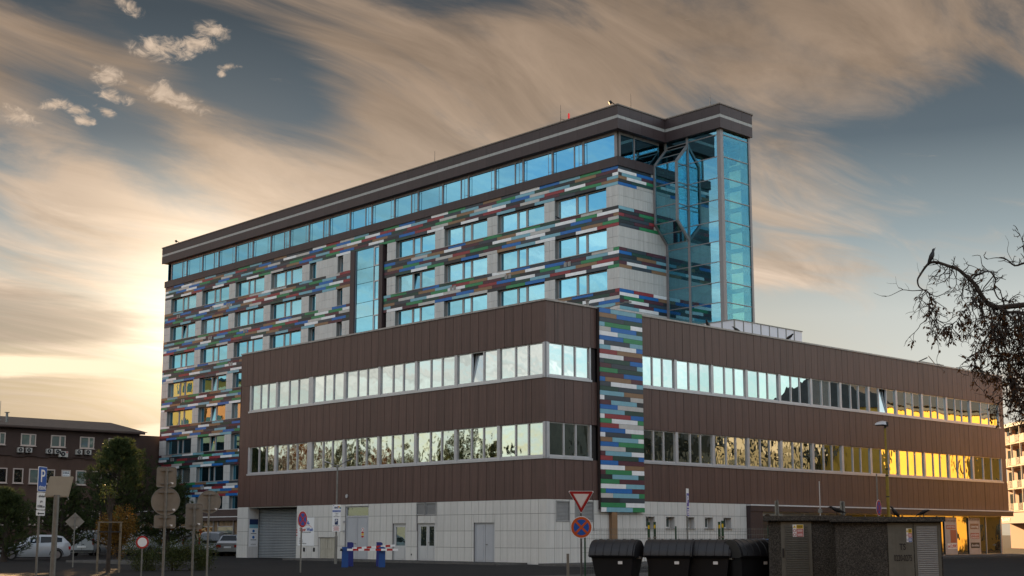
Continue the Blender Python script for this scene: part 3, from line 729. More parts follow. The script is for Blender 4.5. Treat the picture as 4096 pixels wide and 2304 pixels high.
for wi, (z0, z1) in enumerate(ZW):
    g = G_WING if wi else G_WAVY
    for i in range(8):
        ribbon('y', PL[i], PL[i + 1] - (.18 if i == 7 else 0), z0, z1, g, opened=1 if (wi == 1 and i == 6) else -1, wide_left=.28 if i == 2 else (.1 if i == 0 else 0))
    MB().box(LX + .04, PL[0], .02, .4, z0 + .002, z1 - .002).build('end_panel', BROWN, W)
    MB().box(-.18, .02, -.02, .20, z0 - .02, z1).build('corner_post', ALU, W)
    MB().tube([(-.03, -.05, z0), (-.03, -.05, z1)], .03, 6).tube([(.05, .03, z0), (.05, .03, z1)], .03, 6).build('corner_downpipe', ALU, W)
    ribbon('x', .2, 3.62, z0, z1, g)
    MB().box(-.3, -.12, 3.62, 4.05, z0, z1).build('end_panel', BACK, W)
    PR = [7.72, 11.03, 14.55, 18.05, 21.6, 25.2, 28.72, 32.3, 35.98, 39.6, 43.2, 46.9, 51.6]
    for i in range(12):
        ribbon('x', PR[i], PR[i + 1], z0, z1, g, opened=1 if (wi == 1 and i == 7) else -1)
    MB().box(-.4, -.03, 51.6, RY - .04, z0, z1).build('end_panel', BROWN, W)

# the coloured plank stripe standing proud of the right-hand front
ST = hold(MB().box(.0, .20, 4.08, 7.70, 3.02, 14.40).build('plank_stripe', pmat('stripe_side', (.05, .035, .03), .6), W))
rp = random.Random(99); z = 14.38; r = 0; offs = .9; above = []
while z > 3.1:
    h = .262; y = 4.06 - LEN + ((offs + r * .55 + rp.choice((0, .04, .08))) % LEN); last = -1; row = []
    while y < 7.72:
        ban = {last} | {cc for b0, b1, cc in above if b1 > y + .05 and b0 < y + LEN - .05}; c = last
        while c in ban: c = rp.choices(range(11), (3, 13, 7, 14, 16, 15, 10, 3, 8, 4, 17))[0]
        last = c; row.append((y, y + LEN, c)); a0, a1 = max(y, 4.06), min(y + LEN, 7.72)
        if a1 - a0 > .05: piece('plank', .20, .24, round(a0 + .006, 3), round(a1 - .006, 3), z - h + .006, z - .006, PCOL[c], ST)
        y += LEN
    z -= h; r += 1; above = row

# ground floor ------------------------------------------------
holesL = [(-18.19, -15.76, 0, 3.36), (-13.29, -11.99, 0, 2.26), (-10.95, -9.27, 0, 2.26), (-11.0, -9.15, 2.72, 3.5), (-5.87, -4.12, 0, 2.26), (-21.08, -19.17, 0, 1.42)]
zr = [.0, .88, 1.81, 2.73, 3.5]
def tiles_on(axis, a0, a1, holes, w=.61):
    n = round((a1 - a0) / w); w = (a1 - a0) / n
    for i in range(n):
        for k in range(4):
            for (q0, q1, s0, s1) in clip((a0 + i * w, a0 + (i + 1) * w, zr[k], zr[k + 1]), holes):
                q0, q1 = round(q0 + .010, 3), round(q1 - .010, 3); s0, s1 = round(s0 + .010, 3), round(s1 - .010, 3)
                if q1 - q0 < .04 or s1 - s0 < .04: continue
                if axis == 'y': piece('wall_tile', q0, q1, 0.0, .05, s0, s1, TILE, GF)
                else: piece('wall_tile', -.05, 0.0, q0, q1, s0, s1, TILE, GF)
SMALL = [8.05, 9.85, 11.68, 13.45, 15.25]
holesR = [(.73, 1.80, 2.3, 3.42), (2.21, 3.70, 2.3, 3.42)] + [(s, s + .80, 1.98, 2.62) for s in SMALL]
gfm = MB().box(LX + .05, -29.65, .05, 3, 0, 3.5).box(-23.5, -.6, .55, .8, 0, 3.5).box(-.9, -.6, .8, 17.6, 0, 3.5)
for q0, q1, s0, s1 in clip((-23.6, -.05, 0, 3.5), holesL): gfm.box(q0, q1, .05, .55, s0, s1)
for q0, q1, s0, s1 in clip((.55, 17.6, 0, 3.5), holesR): gfm.box(-.6, -.05, q0, q1, s0, s1)
GF = hold(gfm.build('ground_floor_wall', pmat('wall_reveal', (.13, .125, .12), .8), W))
tiles_on('y', -23.6, 0, holesL); tiles_on('y', LX, -29.6, [], .7)
tiles_on('x', 0, 17.6, holesR)
def louvre(name, axis, a0, a1, z0, z1, n, par, mat=SLAT, at=0.0):
    def bx(m, u0, u1, e0, e1, q0, q1):
        return m.box(u0, u1, e0 + at, e1 + at, q0, q1) if axis == 'y' else m.box(at - e1, at - e0, u0, u1, q0, q1)
    m = MB(); t = .05
    bx(m, a0, a0 + t, -.03, .06, z0, z1); bx(m, a1 - t, a1, -.03, .06, z0, z1); bx(m, a0 + t, a1 - t, -.03, .06, z0, z0 + t); bx(m, a0 + t, a1 - t, -.03, .06, z1 - t, z1); bx(m, a0, a1, .061, .07, z0, z1)
    o = hold(m.build(name, mat, par)); h = (z1 - z0 - 2 * t) / n
    for i in range(n):
        q = z0 + t + i * h
        pts = [(a0 + t, .0, q + .01), (a0 + t, .05, q + h * .95), (a0 + t, .06, q + h * .95), (a0 + t, .012, q + .01)]
        if axis == 'y': pts = [(p[0], p[1] + at, p[2]) for p in pts]; vec = (a1 - a0 - 2 * t, 0, 0)
        else: pts = [(at - p[1], p[0], p[2]) for p in pts]; vec = (0, a1 - a0 - 2 * t, 0)
        MB().prism(pts, vec).build('slat', mat, o)
    return o
louvre('vent_louvre', 'y', -11.0, -10.22, 2.74, 3.48, 9, W); louvre('vent_louvre', 'y', -10.12, -9.15, 2.74, 3.48, 9, W)
louvre('vent_louvre', 'x', .73, 1.80, 2.3, 3.42, 14, W); louvre('vent_louvre', 'x', 2.21, 3.70, 2.3, 3.42, 14, W)
for s in SMALL:                                 # small deep-set windows
    m = MB().box(-.42, -.36, s + .04, s + .12, 1.98, 2.62).box(-.42, -.36, s + .68, s + .76, 1.98, 2.62).box(-.42, -.36, s + .12, s + .68, 1.98, 2.06).box(-.42, -.36, s + .12, s + .68, 2.54, 2.62)
    w = hold(m.build('window', WHITE, W)); pane(w, s + .12, s + .68, -.38, 2.06, 2.54, G_DOOR, 'x')
    MB().box(-.48, -.003, s - .002, s + .02, 1.98, 2.62).box(-.48, -.003, s + .78, s + .802, 1.98, 2.62).build('reveal', TILE, w); piece('sill', -.36, .07, s - .04, s + .84, 1.93, 1.975, SLAT, w)
DOOR = pmat('grey_door_paint', (.42, .43, .45), .45, var=.05, scale=1)
DOORW = pmat('white_door_paint', (.50, .50, .49), .45, var=.05, scale=1)
def recess(name, x0, x1, z1, depth, mat):
    return MB().box(x0, x0 + .03, .05, depth, 0, z1).box(x1 - .03, x1, .05, depth, 0, z1).box(x0 + .03, x1 - .03, .05, depth, z1 - .03, z1).build(name, mat, W)
# tall service door with transom light
GFc = MB()
def leaf(par, x0, x1, z0, z1, y, mat, glass_z=None):
    if glass_z is None:
        m = MB().box(x0, x1, y, y + .05, z0, z1).box(x0 + .12, x1 - .12, y - .015, y, z0 + .12, z1 - .1)
        return m.build('door_leaf', mat, par)
    g0, g1 = glass_z; m = MB().box(x0, x0 + .12, y, y + .05, z0, z1).box(x1 - .12, x1, y, y + .05, z0, z1).box(x0 + .12, x1 - .12, y, y + .05, z0, g0).box(x0 + .12, x1 - .12, y, y + .05, g1, z1).box(x0 + .15, x1 - .15, y - .012, y, z0 + .12, g0 - .1)
    o = hold(m.build('door_leaf', mat, par)); return o
dd = hold(MB().box(-18.19, -18.09, .09, .17, 0, 3.36).box(-15.86, -15.76, .09, .17, 0, 3.36).box(-18.09, -15.86, .09, .17, 3.30, 3.36).box(-18.09, -15.86, .09, .17, 2.68, 2.78).build('service_door', DOOR, W))
leaf(dd, -18.08, -17.0, .05, 2.67, .11, DOOR); leaf(dd, -16.97, -15.87, .05, 2.67, .11, DOOR); pane(dd, -18.09, -15.86, .13, 2.78, 3.30, G_DOOR)
MB().tube([(-17.08, .06, 1.05), (-17.25, .06, 1.05)], .018, 6).build('door_handle', STEEL, dd)
MB().box(-18.3, -18.2, -.09, -.005, 2.35, 2.47).box(-18.3, -18.2, -.09, -.005, 1.75, 1.87).build('wall_lamp', ALU, W)
d2 = hold(MB().box(-13.29, -13.2, .09, .17, 0, 2.26).box(-12.08, -11.99, .09, .17, 0, 2.26).box(-13.2, -12.08, .09, .17, 2.2, 2.26).build('side_door', DOORW, W))
lf = leaf(d2, -13.19, -12.09, .05, 2.19, .11, DOORW, (.95, 2.05)); pane(lf, -13.07, -12.21, .14, .95, 2.05, G_DOOR)
d3 = hold(MB().box(-10.95, -10.86, .09, .17, 0, 2.26).box(-9.36, -9.27, .09, .17, 0, 2.26).box(-10.86, -9.36, .09, .17, 2.2, 2.26).build('glazed_double_door', DOORW, W))
for q0, q1 in ((-10.85, -10.07), (-10.05, -9.37)):
    lf = leaf(d3, q0, q1, .05, 2.19, .11, DOORW, (.95, 2.08)); pane(lf, q0 + .12, q1 - .12, .14, .95, 2.08, G_DOOR)
MB().tube([(-10.0, .07, 1.15), (-9.8, .07, 1.15)], .018, 6).build('door_handle', STEEL, d3)
d4 = hold(MB().box(-5.87, -5.78, .09, .17, 0, 2.26).box(-4.21, -4.12, .09, .17, 0, 2.26).box(-5.78, -4.21, .09, .17, 2.2, 2.26).build('plain_double_door', DOOR, W))
leaf(d4, -5.77, -5.01, .05, 2.19, .11, DOOR); leaf(d4, -4.98, -4.22, .05, 2.19, .11, DOOR)
MB().tube([(-4.92, .06, 1.05), (-4.75, .06, 1.05)], .018, 6).build('door_handle', STEEL, d4)
cab = hold(MB().box(-20.98, -19.27, .1, .2, .0, 1.40).box(-20.9, -20.15, .08, .1, .7, 1.34).box(-20.1, -19.35, .08, .1, .7, 1.34).box(-20.9, -19.35, .08, .1, .08, .62).build('meter_cabinet_door', pmat('cabinet_cream', (.40, .37, .30), .6, var=.1, streak=.25), W))
MB().box(-21.07, -20.98, .05, .5, 0, 1.41).box(-19.27, -19.18, .05, .5, 0, 1.41).build('cabinet_reveal', TILE, cab)
for lx in (-22.75, -21.62): piece('wall_socket', lx, lx + .2, -.02, -.002, .50, .76, BLK, W)
piece('wall_socket', -12.1 + .62, -11.4, -.02, -.002, .38, .48, BLK, W)
# garage with roller shutter
sh = hold(MB().box(-29.6, -23.6, .95, 1.05, 0, 3.5).build('garage_shutter', BACK, W))
SHM = pmat('shutter_grey', (.33, .35, .36), .45, .3, var=.06, scale=.7, streak=.12)
for i in range(32):
    z = i * .108
    MB().prism([(-29.55, .94, z + .01), (-29.55, .90, z + .03), (-29.55, .89, z + .06), (-29.55, .91, z + .09), (-29.55, .94, z + .105)], (5.9, 0, 0)).build('shutter_slat', SHM, sh)
for k in range(4): piece('wall_tile', -29.648, -29.6, .06, .88, zr[k] + .006, zr[k + 1] - .006, TILE, GF)
MB().box(-23.62, -23.57, .06, 1.0, 0, 3.5).box(-29.6, -23.6, .1, 1.0, 3.44, 3.5).build('garage_reveal', TILE, W)
for z in (.30, .48): piece('bump_stop', -23.75, -23.66, .7, .9, z, z + .10, YELP, W)
MB().disc((-18.0, -.06, 4.02), .12, (0, 1, 0), .055, 16).build('round_wall_lamp', ALU, W)
# canopy and shop front along the right
CANO = hold(MB().box(.0, .34, 17.62, RY, 3.05, 3.40).build('canopy', FASC, W))
MB().box(.0, .37, 17.60, RY + .02, 3.40, 3.48).build('canopy_edge', WHITE, CANO)
MB().box(-.3, .30, 17.62, 18.9, 0, 3.05).build('shop_pier', FASC, W)
MURW = pmat('mural_grey', (.30, .31, .30), .5, var=.25, scale=.5)
G_SHOP = glass('shop_glass', (.75, .75, .65), .45, (.05, .042, .03), wave=.006)
for i, y in enumerate([18.95 + 2.45 * k for k in range(13)]):
    w = hold(MB().box(-.10, .0, y - .04, y + .04, 0, 3.05).box(-.1, 0, y + .04, y + 2.41, 0, .12).box(-.1, 0, y + .04, y + 2.41, 2.97, 3.05).build('shop_window', ALU, W))
    pane(w, y + .04, y + 2.41, -.05, .12, 2.97, MURW if i < 4 else G_SHOP, 'x')
MB().box(-.2, 0, 50.7, 50.9, 0, 3.05).build('shop_end_post', ALU, W)
MB().box(-6, -.25, 18.9, 50.9, 0, 3.4).build('shop_interior', pmat('shop_room', (.10, .085, .06), .9), W)
# tan duct below the stripe
MB().box(0.0, .22, 4.95, 5.40, 0, 3.02).build('tan_duct', PCOL[8], W)
MB().box(-29.0, -.2, .35, 5, 3.36, 3.5).build('soffit', BACK, W)

# ------------------------------------------------------------------ brown office building on the left
PLAS = pmat('brown_plaster', (.085, .048, .034), .85, var=.12, scale=.5, streak=.12, bump=.2, bscale=30)
PLAS2 = pmat('darker_brown_plaster', (.060, .036, .028), .85, var=.12, scale=.5, bump=.2, bscale=30)
PINKW = pmat('cream_window_frame', (.50, .40, .34), .6, var=.05)
G_OFF = glass('office_glass', (.5, .5, .42), .30, (.16, .19, .17), wave=.006)
G_OFFD = glass('dark_office_glass', (.6, .5, .35), .35, (.015, .014, .012), wave=.012, wscale=1.4)
ROOFT = pmat('roof_tiles', (.10, .075, .06), .8, var=.2, scale=2)
def sc12(y, z): return -50.224 + (y + 50.224) * 1.12, 1.6 + (z - 1.6) * 1.12
BX = -73.3
OB = thing('office_building', 'brown rendered office building with cream window frames and air conditioners on its wall', 'building', (-80, 0, 0), world=True)
yA, yB = -6.0, sc12(7.3, 0)[0]
zE = sc12(0, 10.62)[1]
wall = hold(MB().box(-92, BX, yA, yB, 0, zE).build('wall', PLAS, OB))
z8 = sc12(0, 8.2)[1]
up = hold(MB().box(BX + .002, BX + .05, yA, yB + .02, z8, zE - .02).build('upper_wall', PLAS2, OB))
y = yA; k = 0
while y < yB - 1:                               # stepped drip ledge between the two tones
    MB().box(BX + .05, BX + .14, y, min(y + 1.15, yB), z8 - .06 + (.1 if k % 2 else 0), z8 + .0 + (.1 if k % 2 else 0)).build('ledge', PLAS2, up); y += 1.2; k += 1
rf = hold(MB().prism([(BX + .55, yA, zE), (BX + .55, yA, zE + .12), (-81, yA, zE + 1.6), (-92, yA, zE + .12), (-92, yA, zE)], (0, yB - yA + .35, 0)).build('roof', ROOFT, OB))
x = yA
for i in range(26):                             # standing rows of roof tiles
    MB().prism([(BX + .56, x, zE + .13), (BX + .56, x, zE + .19), (-80.9, x, zE + 1.68), (-80.9, x, zE + 1.62)], (0, .8, 0)).build('tile_row', ROOFT, rf); x += .8
MB().tube([(BX + .6, yA, zE + .02), (BX + .6, yB + .3, zE + .02)], .09, 8).build('gutter', PLAS2, rf)
def owin(y0, y1, z0, z1, gm, split=True, sx=BX + .0):
    (y0, z0), (y1, z1) = sc12(y0, z0), sc12(y1, z1); t = .10
    m = MB().box(sx, sx + .10, y0, y0 + t, z0, z1).box(sx, sx + .10, y1 - t, y1, z0, z1).box(sx, sx + .10, y0 + t, y1 - t, z0, z0 + t).box(sx, sx + .1, y0 + t, y1 - t, z1 - t, z1)
    if split: c = y0 + (y1 - y0) * .62; m.box(sx, sx + .1, c - .08, c + .08, z0 + t, z1 - t)
    w = hold(m.build('window', PINKW, OB))
    if split: pane(w, y0 + t, c - .08, sx + .04, z0 + t, z1 - t, gm, 'x'); pane(w, c + .08, y1 - t, sx + .04, z0 + t, z1 - t, gm, 'x')
    else: pane(w, y0 + t, y1 - t, sx + .04, z0 + t, z1 - t, gm, 'x')
    piece('sill', sx + .0, sx + .2, y0 - .05, y1 + .05, z0 - .06, z0 - .002, PINKW, w); return w
for i in range(5): owin(-3.68 + 2.65 * (i - 1), -2.36 + 2.65 * (i - 1), 9.10, 10.13, G_OFF, sx=BX + .05)
for y0, y1, g in ((-6.7, -5.8, G_OFFD), (-5.55, -4.68, G_OFFD), (-4.17, -3.29, G_OFFD), (-2.79, -1.88, G_OFF), (-1.35, -.5, G_OFFD), (.09, .91, G_OFFD), (1.41, 2.33, G_OFF), (2.9, 3.8, G_OFFD), (4.4, 5.3, G_OFFD)): 
    w = owin(y0, y1, 5.90, 7.17, g, False)
    if y0 == .09:
        yc, zc = sc12(.5, 6.95)
        piece('poster', BX + .06, BX + .075, yc - .36, yc + .36, zc - .95, zc + .12, WPAINT, w)
        text('ZUBNÁ', .27, DARKP, w, face_x(BX + .08, yc, zc - .06), .66, bold=.006); text('AMBULANCIA', .11, DARKP, w, face_x(BX + .08, yc, zc - .30), .64)
        MB().disc((BX + .076, yc, zc - .68), .24, (1, 0, 0), .006, 20).build('emblem', DARKP, w)
for y0, y1 in ((-5.3, -4.5), (-4.0, -3.2), (-2.65, -1.92), (-1.41, -.56), (.01, .87), (1.5, 2.3), (3.0, 3.8)): owin(y0, y1, 2.42, 3.71, G_OFFD, False)
# antenna and chimney on the ridge
def sxy(y, z, x): return x, y, z
yc, zc = sc12(-4.4, 0); MB().tube([(BX - 1.5, yc, zE + .5), (BX - 1.5, yc, zE + 1.5)], .12, 10).disc((BX - 1.5, yc, zE + 1.5), .24, (0, 0, 1), .05, 12).build('flue', STEEL, OB)
yc, zc = sc12(-5.0, 0); MB().tube([(BX - 1.5, yc, zE + .5), (BX - 1.5, yc, zE + 2.6)], .025, 6).box(BX - 1.6, BX - 1.4, yc - .14, yc + .14, zE + .75, zE + .82).build('lightning_rod', STEEL, OB)
# air conditioners hang on the wall: things of their own
ACW = pmat('aircon_casing', (.46, .42, .37), .5, var=.08)
def aircon(y0, y1, z0, z1, label, big=False):
    (y0, z0), (y1, z1) = sc12(y0, z0), sc12(y1, z1); a = thing('air_conditioner', label, 'air conditioner', (BX + .1, (y0 + y1) / 2, z0), 0, 'air conditioners on the brown wall')
    w, h = (y1 - y0), (z1 - z0); d = .34
    MB().box(0, d, -w / 2, w / 2, 0, h).build('casing', ACW, a)
    MB().disc((d + .001, -w * .08, h * .5), h * .42, (1, 0, 0), .012, 20).build('fan_grille', DARKP, a); MB().disc((d + .014, -w * .08, h * .5), h * .12, (1, 0, 0), .012, 12).build('fan_hub', ACW, a)
    MB().box(0, d, -w / 2 + .04, -w / 2 + .08, -.06, 0).box(0, d, w / 2 - .08, w / 2 - .04, -.06, 0).build('bracket', STEEL, a)
    if big: MB().disc((d + .002, w * .36, h * .82), .07, (1, 0, 0), .006, 12).build('badge', REDP, a)
for a in ((-3.97, -3.50, 8.52, 8.92, 'small air conditioner, left one of the pair under the leftmost full upper window'), (-3.25, -2.76, 8.53, 8.93, 'small air conditioner, right one of the pair under the leftmost full upper window'),
          (-1.45, -.95, 8.52, 8.92, 'small air conditioner left of the overlapping pair'), (-.72, -.2, 8.52, 8.92, 'small air conditioner partly hidden behind a bigger one'),
          (1.23, 1.74, 8.55, 8.96, 'small air conditioner, left one of the pair next to the pine'), (2.06, 2.58, 8.57, 8.98, 'small air conditioner nearest the pine tree')): aircon(*a)
aircon(-.33, .45, 8.27, 8.76, 'larger air conditioner with a red badge hanging lower than the rest', True)
# flat-roofed block behind, up to the hotel
MB2 = tag(MB().box(-104, -80.6, 16, 31, 0, 12.2).build('flat_roof_block', PLAS2), 'dark brown flat-roofed block between the office building and the hotel', 'building')

# ------------------------------------------------------------------ low shop annex in front of the hotel
AN = thing('shop_annex', 'low shop pavilion with brown fascia and white line at the foot of the hotel', 'building', (-50, 8, 0), world=True)
ax0, ax1, ay = -61.2, -30.5, 5.0
hold(MB().box(ax0, ax1, ay + .3, 14, 0, 2.7).build('wall', pmat('ochre_mosaic', (.20, .13, .07), .7, var=.6, scale=3), AN))
rfa = hold(MB().box(ax0, ax1, ay, 14, 2.69, 2.95).box(ax0, ax1, ay, 14, 3.02, 3.55).build('fascia', FASC, AN))
MB().box(ax0 - .03, ax1, ay - .05, 14, 2.95, 3.02).build('white_line', WHITE, rfa); MB().box(ax0 - .03, ax1, ay - .04, 14.04, 3.55, 3.60).build('fascia_cap', WHITE, rfa)
for i in range(10):
    xx = ax0 + .8 + i * 3.0
    w = hold(MB().box(xx, xx + .08, ay + .2, ay + .3, 0, 2.69).box(xx + 2.3, xx + 2.38, ay + .2, ay + .3, 0, 2.69).box(xx + .08, xx + 2.3, ay + .2, ay + .3, 2.2, 2.28).build('shop_window', GREYF, AN))
    pane(w, xx + .08, xx + 2.3, ay + .22, .05, 2.2, G_OFFD if i < 6 else G_OFF)
text('hoi', .6, YELP, AN, face_y(-58.4, ay + .16, 2.35), 1.0)

# ------------------------------------------------------------------ the other side of the streets, seen in the window reflections
DULL = pmat('olive_render', (.10, .105, .085), .85, var=.25, scale=.3)
OCH = pmat('ochre_render', (.42, .27, .09), .85, var=.1, scale=.4, streak=.1)
ORA = pmat('orange_render', (.74, .155, .025), .85, var=.1, scale=.4, streak=.1)
YEL = pmat('yellow_render', (.72, .44, .07), .85, var=.1, scale=.4)
PALE = pmat('pale_balcony', (.20, .215, .21), .7, var=.08)
BRICK = pmat('chimney_brick', (.36, .12, .05), .85, var=.3, scale=5)
SLATE = pmat('dark_roof_slates', (.045, .045, .045), .7, var=.3, scale=3)
DKW = glass('far_window', (.4, .45, .45), .3, (.03, .035, .035))
def block(name, label, x0, x1, y0, y1, z, mat, side, storey=3.0, step=3.2, balc=None, top=None):
    """plain block with rows of windows (and balconies) on the side that the windows opposite mirror"""
    o = thing(name, label, 'building', ((x0 + x1) / 2, (y0 + y1) / 2, 0), world=True)
    hold(MB().box(x0, x1, y0, y1, 0, z).build('wall', mat, o))
    MB().box(x0 - .3, x1 + .3, y0 - .3, y1 + .3, z, z + .35).build('roof', top or SLATE, o)
    n = int((y1 - y0 if side == 'x' else x1 - x0) / step)
    for f in range(int(z / storey)):
        for i in range(n):
            zc = 1.0 + f * storey
            if side == 'x':
                c = y0 + (i + .5) * step; MB().box(x0 - .05, x0 + .02, c - .75, c + .75, zc, zc + 1.5).build('window', DKW, o)
                if balc and i % 2 == balc % 2 and f: MB().box(x0 - 1.2, x0 - .0, c - 1.5, c + 1.5, zc - .95, zc - .8).box(x0 - 1.25, x0 - 1.18, c - 1.5, c + 1.5, zc - .8, zc + .15).build('balcony', PALE, o)
            else:
                c = x0 + (i + .5) * step; MB().box(c - .7, c + .7, y1 - .02, y1 + .05, zc, zc + 1.5).build('window', DKW, o)
    return o
block('apartment_block', 'ochre apartment block with curved pale balconies mirrored in the lower windows', 20.5, 33, 25, 57.6, 12.7, DULL, 'x', balc=1)
RB = block('roofed_building', 'sunlit yellow house with tiled roof mirrored in the far right windows', 14, 28, 58, 128, 13.3, YEL, 'x', storey=4.2, step=4.5)
rr = hold(MB().prism([(13.2, 57.8, 13.66), (28.8, 57.8, 13.66), (21, 57.8, 17.2)], (0, 70.5, 0)).build('pitched_roof', SLATE, RB))
MB().box(17.5, 18.7, 61, 62.6, 14.6, 18.6).build('chimney', BRICK, RB)
block('orange_block', 'orange housing block mirrored in the lower hotel windows', -141, -112, -34, -20, 24.6, ORA, 'y')
GOLDR = pmat('golden_render', (.74, .27, .035), .85, var=.1, scale=.4)
block('yellow_block', 'golden housing block mirrored at the left end of the hotel windows', -172, -142, -34, -19, 27.0, GOLDR, 'y')

# ------------------------------------------------------------------ far housing block at the right edge
fb = thing('balcony_block', 'sunlit housing block with rows of balconies beyond the right end of the wing', 'building', (-25.4, 103.5, 0), R(-46))
hold(MB().box(0, 26, .0, 12, 0, 14.0).build('wall', pmat('salmon_render', (.33, .16, .09), .8, var=.1), fb))
MB().box(-.4, 26.4, -1.7, 12, 14.0, 14.4).build('roof', PALE, fb)
CREAM = pmat('cream_parapet', (.62, .52, .38), .8)
for f in range(4):
    z = 4.2 + f * 2.6
    MB().box(-.1, 26, -1.5, 0, z, z + .15).build('balcony_slab', CREAM, fb)
    for i in range(8):
        x = .1 + i * 3.2
        MB().box(x, x + 1.7, -1.55, -1.45, z + .15, z + 1.0).build('balcony_parapet', CREAM, fb)
        for q in range(5): MB().box(x + 1.8 + q * .25, x + 1.83 + q * .25, -1.52, -1.48, z + .15, z + 1.0).build('baluster', STEEL, fb)
        MB().box(x - .06, x + .06, -1.5, -1.3, z + .15, z + 2.6).build('balcony_post', CREAM, fb)
        MB().box(x + .6, x + 2.3, -.04, .0, z + .3, z + 2.2).build('window', DKW, fb)
MB().box(0, 26, -1.8, -.02, 2.9, 4.1).build('shop_fascia', pmat('dark_red_fascia', (.11, .03, .03), .7), fb)
text('POTRAVINY', .55, WPAINT, fb, face_y(3.6, -1.84, 3.3), 4.5)

# ------------------------------------------------------------------ unseen house-shaped blockers added behind the camera to keep low sky light off the foreground
BLOCKER = pmat('blocker_dark', (.10, .09, .08), .9, var=.2, scale=.3)
def sky_blocker(label, x, y, rz, L_, h, d_=14):
    o = thing('sky_blocker_row', label, 'building', (x, y, 0), rz); MB().box(-L_ / 2, L_ / 2, 0, -d_, 0, h).build('wall', BLOCKER, o); MB().prism([(-L_ / 2 - .5, .6, h), (-L_ / 2 - .5, -d_ - .6, h), (-L_ / 2 - .5, -d_ / 2, h + 5)], (L_ + 1, 0, 0)).build('roof', SLATE, o)
    for f in range(int(h / 3)):
        for i in range(int(L_ / 4)): MB().box(-L_ / 2 + 1.2 + i * 4, -L_ / 2 + 2.8 + i * 4, -.02, .04, 1 + f * 3, 2.5 + f * 3).build('window', DKW, o)
sky_blocker('tall dark house-shaped sky blocker added unseen behind the viewer', 64, -62, YAW, 90, 34)
sky_blocker('dark house-shaped sky blocker added unseen behind the viewer on the right', 90, -20, YAW + 1.0, 50, 26)
sky_blocker('dark house-shaped sky blocker added unseen behind the viewer on the left', 22, -86, YAW - 1.0, 50, 26)

# ------------------------------------------------------------------ pavements and kerbs
KERB = pmat('kerb_stone', (.10, .095, .09), .85, var=.2, scale=4); PAVE = pmat('paving', (.045, .043, .041), .9, var=.2, scale=3)
def slab(name, x0, x1, y0, y1, h=.11):
    o = tag(MB().box(x0, x1, y0, y1, -.2, h - .004).build(name, PAVE), kind='structure'); hold(o)
    m = MB(); k = .14
    for a in ((x0 - k, x1 + k, y0 - k, y0), (x0 - k, x1 + k, y1, y1 + k), (x0 - k, x0, y0, y1), (x1, x1 + k, y0, y1)): m.box(a[0], a[1], a[2], a[3], -.2, h)
    m.build('kerb', KERB, o); return o
slab('pavement', 1.2, 5.4, -1.5, 52, .12); slab('pavement_strip', -21.5, -1.5, -2.2, -.25, .10)
slab('planted_island', -24, -14, -15.5, -12.5, .12); slab('road_island', 15.5, 33, -17.2, -9.5, .10)

# ------------------------------------------------------------------ signs
def P3(*p): return p
def rrect(w, h, r, y, n=4, shear=0.0):
    pts = []
    for cx, cz, a0 in ((w / 2 - r, h / 2 - r, 0), (-w / 2 + r, h / 2 - r, 90), (-w / 2 + r, -h / 2 + r, 180), (w / 2 - r, -h / 2 + r, 270)):
        for i in range(n + 1):
            a = R(a0 + 90 * i / n); z = cz + r * math.sin(a); pts.append((cx + r * math.cos(a) + z * shear, y, z))
    return pts
def plate(name, w, h, z, y, th, mat, par, r=.04, x=0.0, shear=0.0):
    pts = [(p[0] + x, p[1], p[2] + z) for p in rrect(w, h, r, y, shear=shear)]
    return MB().prism(pts, (0, th, 0)).build(name, mat, par)
def roundtri(s, r, y, z):                       # point-down triangle with rounded corners
    h = s * math.sqrt(3) / 2; cs = [(-s / 2, h / 3), (s / 2, h / 3), (0, -2 * h / 3)]; pts = []
    for i, (cx, cz) in enumerate(cs):
        d_ = math.hypot(cx, cz); k = (d_ - 2 * r) / d_; a0 = math.atan2(cz, cx)
        for j in range(-3, 4): pts.append((cx * k + r * math.cos(a0 - j * R(20) * -1), y, cz * k + r * math.sin(a0 + j * R(20)) + z))
    return pts
def cyl_pole(par, z1, r=.032, mat=STEEL, z0=0, y=0.045, x=0.0): return MB().tube([(x, y, z0), (x, y, z1)], r, 10).disc((x, y, z1), r * 1.15, (0, 0, 1), .02, 10).build('pole', mat, par)
def stop_face(par, z, r, ring, blue):
    f = hold_local = MB().disc((0, 0, z), r, (0, 1, 0), .012, 32).build('sign_plate', SIGNB, par)
    MB().disc((0, -.004, z), r, (0, 1, 0), .003, 32).build('white_rim', WPAINT, f)
    MB().disc((0, -.008, z), r * .95, (0, 1, 0), .003, 32).build('red_ring', ring, f)
    MB().disc((0, -.012, z), r * .72, (0, 1, 0), .003, 32).build('blue_field', blue, f)
    k = r * .74 * .7071
    m = MB().beam((-k, -.0155, z - k), (k, -.0155, z + k), .002, r * .2, (-1, 0, 1)).beam((-k, -.0165, z + k), (k, -.0165, z - k), .002, r * .2, (1, 0, 1)); m.build('red_cross', ring, f)
def facing(x, y): return math.atan2(50.871 - x, 50.224 + y)
s = thing('give_way_sign', 'red and white give-way triangle above a faded orange no-stopping disc on one pole', 'road sign', (18.99, -17.06, 0), facing(18.99, -17.06) + .2)
cyl_pole(s, 3.0, .035, pmat('dark_pole', (.10, .10, .10), .5, .5))
tri = MB().prism(roundtri(.92, .035, 0, 2.83), (0, .012, 0)).build('triangle_plate', SIGNB, s)
MB().prism(roundtri(.92, .035, -.004, 2.83), (0, .003, 0)).build('white_rim', WPAINT, tri); MB().prism(roundtri(.865, .03, -.008, 2.83), (0, .003, 0)).build('red_band', REDP, tri)
MB().prism(roundtri(.56, .008, -.012, 2.83), (0, .003, 0)).build('white_field', pmat('aged_white_print', (.66, .58, .54), .5, var=.06), tri)
stop_face(s, 1.85, .375, ORANGEP, BLUEP)
